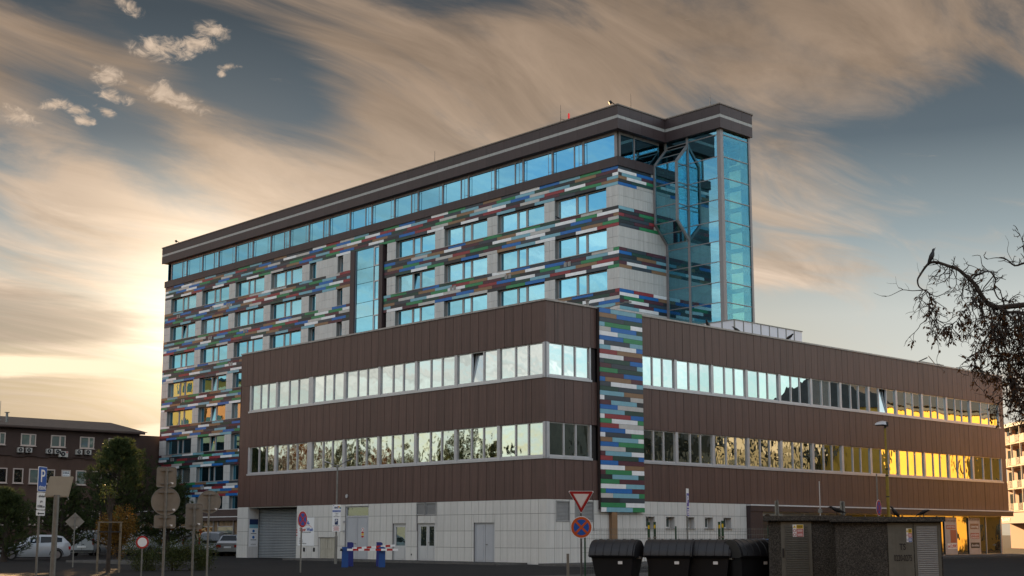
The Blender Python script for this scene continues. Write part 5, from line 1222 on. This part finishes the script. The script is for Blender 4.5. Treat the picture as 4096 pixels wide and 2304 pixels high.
# ------------------------------------------------------------------ vehicles
CARW = pmat('white_car_paint', (.36, .385, .41), .3, var=.03, coat=.6); CARS = pmat('silver_car_paint', (.30, .31, .32), .32, .6, var=.03, coat=.6); CARB = pmat('black_car_paint', (.010, .010, .012), .25, var=.03, coat=.8)
CGLS = glass('car_glass', (.22, .25, .28), .10, (.008, .009, .01)); TYRE = pmat('tyre', (.012, .012, .012), .85); RIM = pmat('wheel_rim', (.25, .25, .26), .35, .7); LAMPR = pmat('tail_lamp_red', (.30, .01, .012), .25, coat=.5); LAMPW = pmat('head_lamp', (.5, .5, .5), .15, coat=.5)
def ring(st):
    x, z0, zb, zt, w, wt = st
    h = [(w * .90, z0), (w * .99, z0 + .16), (w, (z0 + zb) / 2), (w * .97, zb), (wt, zt - .07 if zt - zb > .2 else zt - .01), (wt * .80, zt)]
    return [(x, -a, b) for a, b in h] + [(x, a, b) for a, b in h[::-1]]
def vehicle(name, label, cat, loc, rz, stations, paint, cab, wheels, wr=.33, group=None, van=False, plate_txt=None):
    """lofted body; cab = (first, last) station index with side glass; front is -X"""
    v = thing(name, label, cat, loc, rz, group)
    rs = [ring(s) for s in stations]
    body = MB().loft(rs).build('body', paint, v, True)
    def lerp(a, b, t): return Vector(a) * (1 - t) + Vector(b) * t
    i0, i1 = cab
    for sd, (lo, hi) in ((-1, (3, 4)), (1, (8, 7))):
        n = i1 - i0
        for i in range(i0, i1):
            q = [lerp(rs[i][lo], rs[i][hi], .10), lerp(rs[i + 1][lo], rs[i + 1][hi], .10), lerp(rs[i + 1][lo], rs[i + 1][hi], .88), lerp(rs[i][lo], rs[i][hi], .88)]
            q = [lerp(q[0], q[1], .05), lerp(q[1], q[0], .05), lerp(q[2], q[3], .05), lerp(q[3], q[2], .05)]
            q = [p + Vector((0, sd * .012, .002)) for p in q]; MB().prism(q if sd < 0 else q[::-1], (0, -sd * .01, 0)).build('side_window', CGLS, v)
    # windscreen and rear screen
    for a, b_, nm, out in ((i0 - 1, i0, 'windscreen', -1), (i1 + 1, i1, 'rear_window', 1)):
        if a < 0 or a >= len(rs): continue
        A, Bq = rs[a], rs[b_]
        lo = (lerp(A[4], Bq[4], .08), lerp(A[7], Bq[7], .08)); hi = (lerp(A[5], Bq[5], .92), lerp(A[6], Bq[6], .92))
        lo = (lo[0] * .5 + lerp(A[3], Bq[3], .05) * .5, lo[1] * .5 + lerp(A[8], Bq[8], .05) * .5) if van else lo
        q = [lerp(lo[0], lo[1], .06), lerp(lo[1], lo[0], .06), lerp(hi[1], hi[0], .02), lerp(hi[0], hi[1], .02)]
        nrm = (q[1] - q[0]).cross(q[3] - q[0]).normalized()
        if nrm.x * out < 0: nrm = -nrm
        q = [p + nrm * .012 for p in q]; MB().prism(q, -nrm * .008).build(nm, CGLS, v)
    wmax = max(s[4] for s in stations)
    for wx in wheels:
        for sd in (-1, 1):
            t = MB().tube([(wx, sd * (wmax - .20), wr), (wx, sd * (wmax + .012), wr)], wr, 22).build('wheel', TYRE, v)
            MB().disc((wx, sd * (wmax + .002), wr), wr * .66, (0, sd, 0), .018, 16).build('rim', RIM, t)
            MB().tube([(wx + (wr + .05) * math.cos(R(a)), sd * (wmax + .004), wr + (wr + .05) * math.sin(R(a))) for a in range(0, 181, 15)], .025, 5).build('wheel_arch', TYRE, v)
    xr, xf = stations[-1][0], stations[0][0]; w = stations[-2][4]
    if van:
        for sd in (-1, 1): MB().box(xr - .10, xr + .012, min(sd * w, sd * (w - .13)), max(sd * w, sd * (w - .13)), .85, 1.30).build('tail_lamp', LAMPR, v)
        MB().box(xr + .002, xr + .008, -.012, .012, .35, 1.75).build('door_gap', DARKP, v); MB().box(xr, xr + .05, -.35, .35, .62, .76).build('number_plate', WPAINT, v); MB().box(xr + .002, xr + .035, .05, .2, .85, .9).build('door_handle', DARKP, v)
        MB().box(xr - .02, xr + .10, -w, w, .28, .46).build('bumper', pmat('bumper_grey', (.05, .05, .05), .6) if 'bumper_grey' not in MAT else MAT['bumper_grey'], v)
    else:
        zt_ = stations[-1][2]
        for sd in (-1, 1): MB().box(xr - .16, xr + .015, min(sd * (w - .02), sd * (w - .38)), max(sd * (w - .02), sd * (w - .38)), zt_ - .28, zt_ - .08).build('tail_lamp', LAMPR, v); MB().box(xf - .02, xf + .25, min(sd * (w - .05), sd * (w - .4)), max(sd * (w - .05), sd * (w - .4)), .66, .78).build('head_lamp', LAMPW, v)
        MB().box(xr, xr + .03, -.28, .28, .60, .73).build('number_plate', WPAINT, v)
        MB().box(xf + .9, xf + 3.3, -w - .0, w + .0, .17, .22).build('underside', TYRE, v)
    ci = stations[i0]
    for sd in (-1, 1): MB().loft([[(ci[0] - .1 + dx, sd * (ci[4] + .02 + k * .15), ci[2] + .02 + dz) for dx, dz in ((0, 0), (.1, 0), (.1, .13), (0, .13))] for k in (0, 1)]).build('door_mirror', paint, v)
    return v
suv = [(-2.15, .30, .62, .66, .55, .45), (-2.1, .22, .74, .78, .76, .66), (-1.7, .20, .86, .92, .88, .74), (-1.05, .20, .96, 1.02, .91, .76), (-.30, .20, 1.02, 1.50, .92, .66), (.3, .20, 1.04, 1.60, .92, .67), (1.1, .20, 1.07, 1.59, .92, .66), (1.65, .22, 1.10, 1.50, .90, .62), (2.0, .26, 1.10, 1.16, .88, .70), (2.15, .34, .95, 1.0, .80, .66)]
vehicle('estate_suv', 'white sport utility car parked side-on at the far left', 'car', (-31.6, -14.3, 0), R(66), suv, CARW, (4, 7), (-1.35, 1.32), .35)
vanst = [(-2.4, .32, .70, .76, .62, .5), (-2.36, .24, .90, .96, .84, .7), (-1.75, .22, 1.05, 1.12, .92, .80), (-1.0, .22, 1.12, 1.78, .94, .72), (-.5, .22, 1.15, 1.90, .95, .76), (.3, .22, 1.15, 1.93, .95, .77), (1.6, .22, 1.15, 1.92, .95, .77), (2.30, .22, 1.15, 1.88, .94, .75), (2.40, .24, 1.12, 1.80, .92, .73)]
def van(label, x, y, rz, st=vanst, cab=(3, 4), paint=CARW, name='delivery_van'): return vehicle(name, label, 'van', (x, y, 0), rz, st, paint, cab, (-1.55, 1.5), .33, 'vans in the car park', True)
van('white delivery van, leftmost of the parked vans, seen from the rear', -46.9, -2.9, R(-48)); van('white delivery van behind the low no-entry sign', -45.5, 1.0, R(-58)); van('white delivery van half hidden behind the dark hedge', -44.6, 5.6 - 2.2, R(-48))
small = [(x * .86, a, b * .93, c * .95, w * .93, t * .93) for x, a, b, c, w, t in vanst]
v4 = van('small white van with a dark band across its rear doors', -40.6, 4.2, R(-47), small); MB().box(2.071, 2.085, -.62, .62, .98, 1.16).build('rear_band', DARKP, v4)
van('white van cut off by the corner of the tiled pillar', -36.4, 6.6, R(-47), small)
wag = [(-2.3, .32, .62, .66, .6, .5), (-2.22, .24, .74, .80, .82, .68), (-1.3, .22, .92, .98, .92, .78), (-.55, .22, 1.02, 1.52, .93, .68), (.3, .22, 1.05, 1.64, .93, .70), (1.3, .22, 1.08, 1.64, .93, .69), (1.85, .24, 1.10, 1.56, .92, .66), (2.12, .26, 1.08, 1.12, .90, .76), (2.28, .34, .92, .96, .86, .74)]
wg = vehicle('estate_car', 'silver estate car seen from behind beside the small white van', 'car', (-38.7, 4.8, 0), R(-50), wag, CARS, (3, 6), (-1.4, 1.35), .36); MB().beam((-.3, -.6, 1.69), (1.5, -.6, 1.69), .04, .04).beam((-.3, .6, 1.69), (1.5, .6, 1.69), .04, .04).build('roof_rail', DARKP, wg); MB().box(2.29, 2.31, -.4, .4, .80, .84).build('chrome_bar', ALU, wg)
bv = vehicle('black_van', 'black people carrier with gold lettering leaving the frame at the right', 'van', (1.9, 58.5, 0), R(196), vanst, CARB, (3, 7), (-1.55, 1.5), .34)
GOLD = pmat('gold_print', (.55, .40, .16), .4); text('SGuard', .34, GOLD, bv, Matrix.Translation((.95, .965, .95)) @ Matrix.Rotation(math.pi, 4, 'Z') @ Matrix.Rotation(math.pi / 2, 4, 'X'), 1.3, name='side_lettering'); MB().tube([(.95 + .42 * math.cos(a * R(20)), .965, .95 + .36 * math.sin(a * R(20))) for a in range(19)], .018, 4).build('ring_emblem', GOLD, bv)

# ------------------------------------------------------------------ birds
FEA = pmat('crow_feathers', (.010, .010, .012), .45, var=.2, scale=20)
def crow(label, x, y, z, rz, pitch=0.0, s=1.0, hunch=0.0):
    c = thing('crow', label, 'bird', (x, y, z), rz, 'crows'); m = MB(); cp, sp = math.cos(pitch), math.sin(pitch)
    def T_(p): a, b, h = p; return (s * (a * cp - h * sp), s * b, s * (a * sp + h * cp) + .09 * s)
    spine = [(.34, .0, .012), (.22, .02, .03), (.12, .05, .055), (.02, .075, .075), (-.08, .095, .072), (-.15, .12 - hunch * .02, .05), (-.19, .15 - hunch * .05, .042), (-.235, .155 - hunch * .06, .038), (-.265, .150 - hunch * .06, .018)]
    rings_ = []
    for xx, zz, r in spine: rings_.append([T_((xx, r * 1.05 * math.cos(R(a)), zz + r * (1.0 if xx < .2 else .35) * math.sin(R(a)))) for a in range(0, 360, 36)])
    body = m.loft(rings_).build('body', FEA, c, True)
    MB().loft([[T_((-.262 - .075 * t, .014 * (1 - t) * math.cos(R(a)), .148 - hunch * .06 - .012 * t + .014 * (1 - t) * math.sin(R(a)))) for a in range(0, 360, 60)] for t in (0, .5, .98)]).build('beak', FEA, body)
    for sd in (-1, 1):
        MB().loft([[T_((xx, sd * (w_ + .012 * math.cos(R(a))), zz + h_ * math.sin(R(a)))) for a in range(0, 360, 60)] for xx, w_, zz, h_ in ((-.12, .05, .10, .02), (-.02, .078, .09, .045), (.10, .066, .07, .04), (.24, .03, .035, .018), (.30, .02, .025, .006))]).build('wing', FEA, body, True)
        MB().tube([T_((.0, sd * .035, .02)), (s * .0, sd * s * .035, .0)], .008 * s, 5).tube([(-.03 * s, sd * s * .035, .004), (.02 * s, sd * s * .035, .004)], .006 * s, 4).build('leg', FEA, body)
    return c
RTA = .8175
crow('crow with its beak open striding at the left end of the right kiosk roof', 26.95, -13.6, 2.22, RTA, -.1, .95); crow('crow standing upright near the yellow lamp post on the kiosk roof', 28.75, -13.2, 2.15, RTA, -.65, .85); crow('crow bending down near the right end of the kiosk roof', 29.5, -12.75, 2.15, RTA + 2.6, -.25, .8, 1.0)
crow('crow ruffling its feathers on the wing parapet before the frosted screen', -.1, 23.0, WT, RTA + 2.2, -.2, 1.3); crow('crow on the wing parapet at the foot of the glass stair bay', -.1, 14.2, WT, RTA + 1.0, -.7, 1.1); crow('crow half hidden behind the parapet at the start of the screen', -.3, 17.4, WT - .02, RTA, -.3, 1.1); crow('pigeon-sized bird on the sill of the top right hotel window', -19.0, YF + .1, TOPS[0] - WH + .012, RTA, -.2, .9)

# ------------------------------------------------------------------ foliage
def frand(r): return Vector((r.gauss(0, 1), r.gauss(0, 1), r.gauss(0, 1)))
def leaf_quad(m, p, d_, n, L_, w):
    d_ = d_.normalized(); s_ = d_.cross(n)
    if s_.length < 1e-4: s_ = d_.cross(Vector((.3, .8, .5)))
    s_ = s_.normalized() * w
    m.add([p, p + d_ * L_ * .5 + s_, p + d_ * L_, p + d_ * L_ * .5 - s_], [(0, 1, 2, 3)])
PINE = leafmat('pine_needles', (.022, .040, .018), (.075, .095, .028), .3); LEAFD = leafmat('dark_leaves', (.025, .045, .015), (.085, .095, .025), .35); LEAFO = leafmat('autumn_leaves', (.10, .060, .012), (.26, .13, .02), .4); LEAFR = leafmat('russet_leaves', (.07, .028, .012), (.17, .075, .02), .45); BARK = pmat('bark', (.045, .034, .026), .9, var=.3, scale=8, bump=.5)
def pine(label, x, y, h, w, seed, n=300):
    r = random.Random(seed); t = thing('pine_tree', label, 'tree', (x, y, 0)); MB().tube([(0, 0, 0), (.08, .03, h * .5), (.0, .0, h * .92)], [.20, .13, .03], 8).build('trunk', BARK, t)
    lv, br = MB(), MB()
    for i in range(n):
        k = r.random() ** .80; z = h * (.10 + .84 * k); rad = w * (1 - k ** 1.8) ** .7 * .8 * (.55 + .75 * r.random()) + .12
        a = r.uniform(0, 2 * math.pi); lob = 1 + .35 * math.sin(3 * a + seed) * (1 - k); tip = Vector((rad * lob * math.cos(a), rad * lob * math.sin(a), z + rad * .28)); root = Vector((0, 0, z - rad * .12))
        if i % 3 == 0: br.tube([root, root.lerp(tip, .6) - Vector((0, 0, .1)), tip], [.05, .03, .01], 4, False)
        for j in range(5):
            c = root.lerp(tip, .45 + .55 * r.random()) + frand(r) * .16; up_ = (tip - root).normalized() + Vector((0, 0, .7))
            for q in range(13): leaf_quad(lv, c + frand(r) * .05, up_ + frand(r) * .55, frand(r), r.uniform(.16, .32), .022)
    br.build('branches', BARK, t); lv.build('crown', PINE, t); return t
def bushy(name, label, x, y, h, w, seed, mat, n=900, ls=.12, trunk=0.0, cat='tree', lobes=7, group=None, per=9):
    r = random.Random(seed); t = thing(name, label, cat, (x, y, 0), 0, group); lv, br = MB(), MB(); z0 = trunk
    cs = []
    for i in range(lobes):
        a = r.uniform(0, 2 * math.pi); k = r.random(); cs.append((Vector((w * .55 * k ** .5 * math.cos(a), w * .55 * k ** .5 * math.sin(a), z0 + (h - z0) * r.uniform(.22, .80))), r.uniform(.30, .52) * w))
    if trunk > 0:
        MB().tube([(0, 0, 0), (.05, 0, z0 + .3), (0, .05, z0 + (h - z0) * .6)], [.05 * h ** .5, .035 * h ** .5, .015], 7).build('trunk', BARK, t)
        for c, R_ in cs: br.tube([(0, 0, z0 + .2), c * .5 + Vector((0, 0, (z0 + .3) * .5)), c], [.04, .025, .012], 5, False)
        br.build('branches', BARK, t)
    else: MB().tube([(0, 0, 0), (0, 0, h * .4)], .04, 5).build('stem', BARK, t)
    for i in range(n):
        c, R_ = cs[i % lobes]; d_ = frand(r).normalized(); p = c + d_ * R_ * r.uniform(.55, 1.08); p.z = max(p.z, .05)
        for q in range(per): leaf_quad(lv, p + frand(r) * .10, frand(r) + d_ * .6, frand(r), ls * r.uniform(.7, 1.5), ls * .28)
    lv.build('crown', mat, t); return t
pine('tall dark green pine before the brown office building', -38.4, -5.4, 8.7, 3.9, 3, 520); pine('shorter dark pine leaning beside the tall one', -40.4, -8.6, 5.4, 2.6, 8, 240); pine('low dark conifer at the right foot of the tall pine', -36.6, -2.3, 6.0, 2.4, 12, 240)
pine('dark conifer at the far left edge', -27.6, -17.9, 4.3, 1.9, 5, 200)
bushy('rounded_bush', 'rounded bush with orange tints under the pine', -25.0, -12.2, 3.3, 1.7, 4, LEAFO, 700, .10, 0, 'bush'); 
for i, (x, y, l) in enumerate(((-3.9, -21.2, 'low dark hedge bush below the sign cluster'), (-3.4, -20.2, 'low dark hedge bush before the half hidden van'), (-2.9, -19.1, 'low dark hedge bush right of the sign cluster'))): bushy('hedge_bush', l, x, y, 1.30, 1.0, 30 + i, LEAFD, 420, .07, 0, 'bush', group='dark hedge bushes')
# young tree in its wooden stakes
yt = bushy('young_tree', 'young thin tree tied to a wooden stake frame', -2.85, -23.55, 4.2, .8, 17, LEAFD, 60, .11, 1.9, 'tree', 6, per=3)
WOOD = pmat('stake_wood', (.16, .13, .09), .85, var=.3, scale=6)
st = thing('stake_frame', 'grey wooden stake frame around the young tree', 'tree stake', (-2.85, -23.55, 0), RTA + .3)
for qx in (-.45, .45):
    for qy in (-.3, .3): MB().tube([(qx, qy, 0), (qx, qy, 2.12)], .045, 8).build('stake', WOOD, st)
for qy in (-.3, .3): MB().beam((-.52, qy, 2.13), (.52, qy, 2.13), .09, .05).build('crossbar', WOOD, st)
MB().beam((-.45, -.35, 1.72), (.45, -.35, 1.72), .02, .06).build('strap', DARKP, st)
for i, (x, y) in enumerate(((10.2, 31), (12.5, 33.5))): pass
bushy('street_tree', 'small yellowing street tree by the far corner shop', -8.5, 76, 4.6, 1.6, 41, LEAFO, 400, .13, 1.8); bushy('corner_tree', 'round yellowing tree at the right edge behind the black van', -5.0, 77, 4.3, 1.7, 42, LEAFO, 400, .13, 1.6)
# trees across the road, mirrored in the lower ribbon of windows
for i, (x, y, h, w, m_) in enumerate(((-65.0, -26, 12.6, 3.8, LEAFR), (-59.8, -26.5, 12.8, 3.6, LEAFR), (-54.5, -26, 12.2, 3.2, LEAFD), (-48.4, -26, 10.6, 2.9, LEAFR), (-43.0, -26, 9.9, 2.5, LEAFD), (-37.4, -26, 12.4, 2.9, LEAFD), (-33.0, -26.5, 11.4, 2.3, LEAFD))):
    bushy('roadside_tree', ('russet', 'tall russet', 'dense green', 'short russet', 'small green', 'slim tall green', 'slim lower green')[i] + ' tree across the road mirrored in the lower windows', x, y, h, w, 50 + i, m_, 1000, .20, 3.0, 'tree', 11, 'trees across the road', 7)

for i, (x, y, h) in enumerate(((17.6, 39.5, 7.6), (17.0, 44.5, 8.2), (17.4, 49.5, 7.4), (17.0, 54.0, 8.0))):
    bushy('kerbside_tree', ('first', 'second', 'third', 'fourth')[i] + ' dark street tree along the opposite kerb mirrored in the right lower windows', x, y, h, 2.4, 70 + i, LEAFD, 700, .18, 2.2, 'tree', 9, 'trees along the opposite kerb', 7)

# ------------------------------------------------------------------ walnut reaching in from the right
def walnut():
    r = random.Random(77); wt = thing('walnut_tree', 'half bare walnut tree with brown leaves reaching in from the right edge', 'tree', (33.6, -6.2, 0), 0)
    ex, ey = Vector((math.cos(.46), math.sin(.46), 0)), Vector((-math.sin(.46), math.cos(.46), 0))
    org = Vector((28.68, -9.93, 10.70)) - Vector((33.6, -6.2, 0)); k = .0051
    br, tw, lv = MB(), MB(), MB()
    def pt(x, y, dep=0.0): return org + ex * (x - 397) * k + Vector((0, 0, -(y - 262) * k)) + ey * dep
    def limb(pts, r0, r1, d0=0.0, d1=0.0):
        P_ = []
        for i, (x, y) in enumerate(pts):
            t = i / (len(pts) - 1); P_.append(pt(x, y, d0 + (d1 - d0) * t + r.gauss(0, .05)))
        n = []                                   # Catmull-Rom through the joints
        for i in range(len(P_) - 1):
            a, b, c, d_ = P_[max(i - 1, 0)], P_[i], P_[i + 1], P_[min(i + 2, len(P_) - 1)]
            for s_ in (0, .33, .66): n.append(.5 * ((2 * b) + (c - a) * s_ + (2 * a - 5 * b + 4 * c - d_) * s_ ** 2 + (3 * b - a - 3 * c + d_) * s_ ** 3))
        n.append(P_[-1]); br.tube(n, [r0 + (r1 - r0) * i / (len(n) - 1) for i in range(len(n))], 7); return n
    L1 = limb([(1300, 640), (1150, 590), (1016, 572), (870, 575), (780, 580), (720, 550), (680, 490), (655, 440), (630, 400), (590, 360), (550, 325), (490, 295), (420, 262), (375, 268), (345, 295), (310, 345), (295, 385), (300, 425), (325, 450)], .105, .020, .4, -.2)
    L1b = limb([(325, 450), (355, 465), (368, 510), (362, 560), (395, 600), (400, 650)], .024, .010, -.2, -.3); L2 = limb([(325, 452), (260, 455), (200, 445), (165, 465), (110, 485), (60, 480), (15, 460)], .016, .004, -.2, -.5)
    L3 = limb([(630, 400), (660, 370), (730, 345), (760, 365), (778, 400), (765, 450), (790, 520), (850, 540)], .026, .022, 0, .4); L4 = limb([(740, 345), (700, 300), (690, 240), (640, 235)], .016, .008, .2, .1)
    L5 = limb([(1300, 420), (1120, 340), (1016, 305), (960, 290), (900, 300), (850, 260), (790, 240), (735, 250)], .06, .007, .5, .6); L5b = limb([(960, 290), (965, 200), (950, 120), (930, 60)], .018, .004, .5, .7); limb([(950, 130), (968, 90), (975, 40)], .008, .003, .6, .7); limb([(900, 300), (860, 210), (870, 150), (850, 105)], .010, .003, .5, .4)
    L6 = limb([(1300, 800), (1150, 740), (1016, 690), (960, 650), (900, 625), (840, 620), (780, 580)], .09, .04, .2, .1); L7 = limb([(900, 720), (910, 660), (960, 630), (1016, 620), (1150, 610)], .02, .04, -.1, .2)
    L8 = limb([(720, 550), (740, 640), (740, 720), (760, 850), (800, 960), (850, 1080), (830, 1200)], .028, .006, .1, -.3); L9 = limb([(900, 640), (930, 760), (900, 880), (940, 1000), (1000, 1100)], .022, .006, .1, .3); L10 = limb([(680, 490), (620, 560), (560, 620), (500, 680), (430, 700)], .014, .006, 0, .2)
    L11 = limb([(740, 720), (690, 800), (640, 900), (600, 960)], .012, .005, .0, -.3); L12 = limb([(1016, 700), (1050, 850), (1020, 950), (980, 1060), (960, 1180)], .02, .005, .3, .1)
    limb([(240, 452), (232, 430), (215, 408)], .006, .003, -.3, -.3); limb([(178, 440), (162, 405), (158, 355)], .006, .003, -.3, -.35); limb([(160, 402), (130, 402), (98, 395)], .005, .003, -.3, -.3); limb([(310, 345), (300, 305), (295, 265)], .006, .003, -.2, -.2); limb([(420, 280), (450, 315), (490, 325), (540, 325)], .010, .005, -.1, -.1); limb([(425, 262), (434, 240), (434, 218)], .005, .003, -.1, -.1)
    def twig(p, d_, L_, rad, depth, leafy):
        pts = [p]; n = max(3, int(L_ / .11))
        for i in range(n):
            d_ = (d_ + frand(r) * .34 + Vector((0, 0, -.10 if leafy else .03))).normalized(); p = p + d_ * (L_ / n); pts.append(p)
            if depth and r.random() < .42: twig(p, (d_ + frand(r) * .8).normalized(), L_ * r.uniform(.25, .5), rad * .6, depth - 1, leafy)
            if leafy and r.random() < .22 * leafy:
                for q in range(r.choice((1, 1, 2, 3))): leaf_quad(lv, p + frand(r) * .02, Vector((r.gauss(0, .6), r.gauss(0, .6), -.8)), frand(r), r.uniform(.10, .20), r.uniform(.024, .042))
        tw.tube(pts, [max(rad, .008) * (1 - .55 * i / n) for i in range(n + 1)], 4, False)
    def sprout(line, n, L_, down, leafy, depth=2, t0=0.0):
        for i in range(n):
            p = line[min(int(len(line) * (t0 + (1 - t0) * r.random())), len(line) - 1)]; a = r.uniform(0, 6.28)
            twig(p, Vector((math.cos(a) * .8, math.sin(a) * .8, -.9 if down else r.uniform(-.3, .8))), L_ * r.uniform(.5, 1.2), .018, depth, leafy)
    sprout(L1[:36], 46, 1.2, True, 0.08, 3); sprout(L1[18:36], 20, .45, False, 0); sprout(L1b, 20, 1.1, True, .55); sprout(L3, 24, .55, False, .1); sprout(L5, 22, .45, False, 0); sprout(L5b, 12, .3, False, 0, 1); sprout(L6, 45, 1.3, True, .4, 3); sprout(L8, 56, 1.2, True, .9, t0=.2); sprout(L9, 50, 1.2, True, .9, t0=.2); sprout(L10, 22, .8, True, 1.0); sprout(L11, 26, .9, True, 1.0); sprout(L12, 46, 1.1, True, .9); sprout(L7, 6, .9, True, .9); sprout(L2, 3, .2, False, 0, 0)
    for i in range(10):                          # finer hanging boughs of the crown
        src = r.choice((L1[4:24], L6[3:], L7, L3[8:])); p0 = r.choice(src); pts = [p0]; d_ = Vector((r.uniform(-.5, .25), r.uniform(-.5, .5), -.55)); q = p0
        for s_ in range(9): d_ = (d_ + frand(r) * .25 + Vector((0, 0, -.10))).normalized(); q = q + d_ * .26; pts.append(q)
        br.tube(pts, [.022 - .0017 * j for j in range(10)], 5); sprout(pts, 10, .75, True, .35, 2, .15)
    # trunk outside the picture carries the limbs
    base = pt(1420, 760, .3); br.tube([(base.x + .2, base.y + .1, 0), (base.x + .1, base.y, 3.5), tuple(base), tuple(pt(1380, 300, .5)), tuple(pt(1350, 60, .6))], [.30, .24, .19, .11, .03], 10)
    for a in ((1300, 640, .4), (1300, 420, .5), (1300, 800, .2)): br.tube([tuple(base + Vector((0, 0, (760 - a[1]) * k * .4))), tuple(pt(*a))], [.15, .10], 8)
    br.build('limbs', BARK, wt, True); tag(tw.build('twigs', BARK, wt), kind='stuff'); tag(lv.build('leaves', LEAFR, wt), kind='stuff')
    o = crow('crow perched on the highest bend of the walnut branch', 0, 0, 0, RTA + math.pi, -.9, 1.1); o.location = Vector((33.6, -6.2, 0)) + pt(400, 262, -.08) + Vector((0, 0, .01))
walnut()
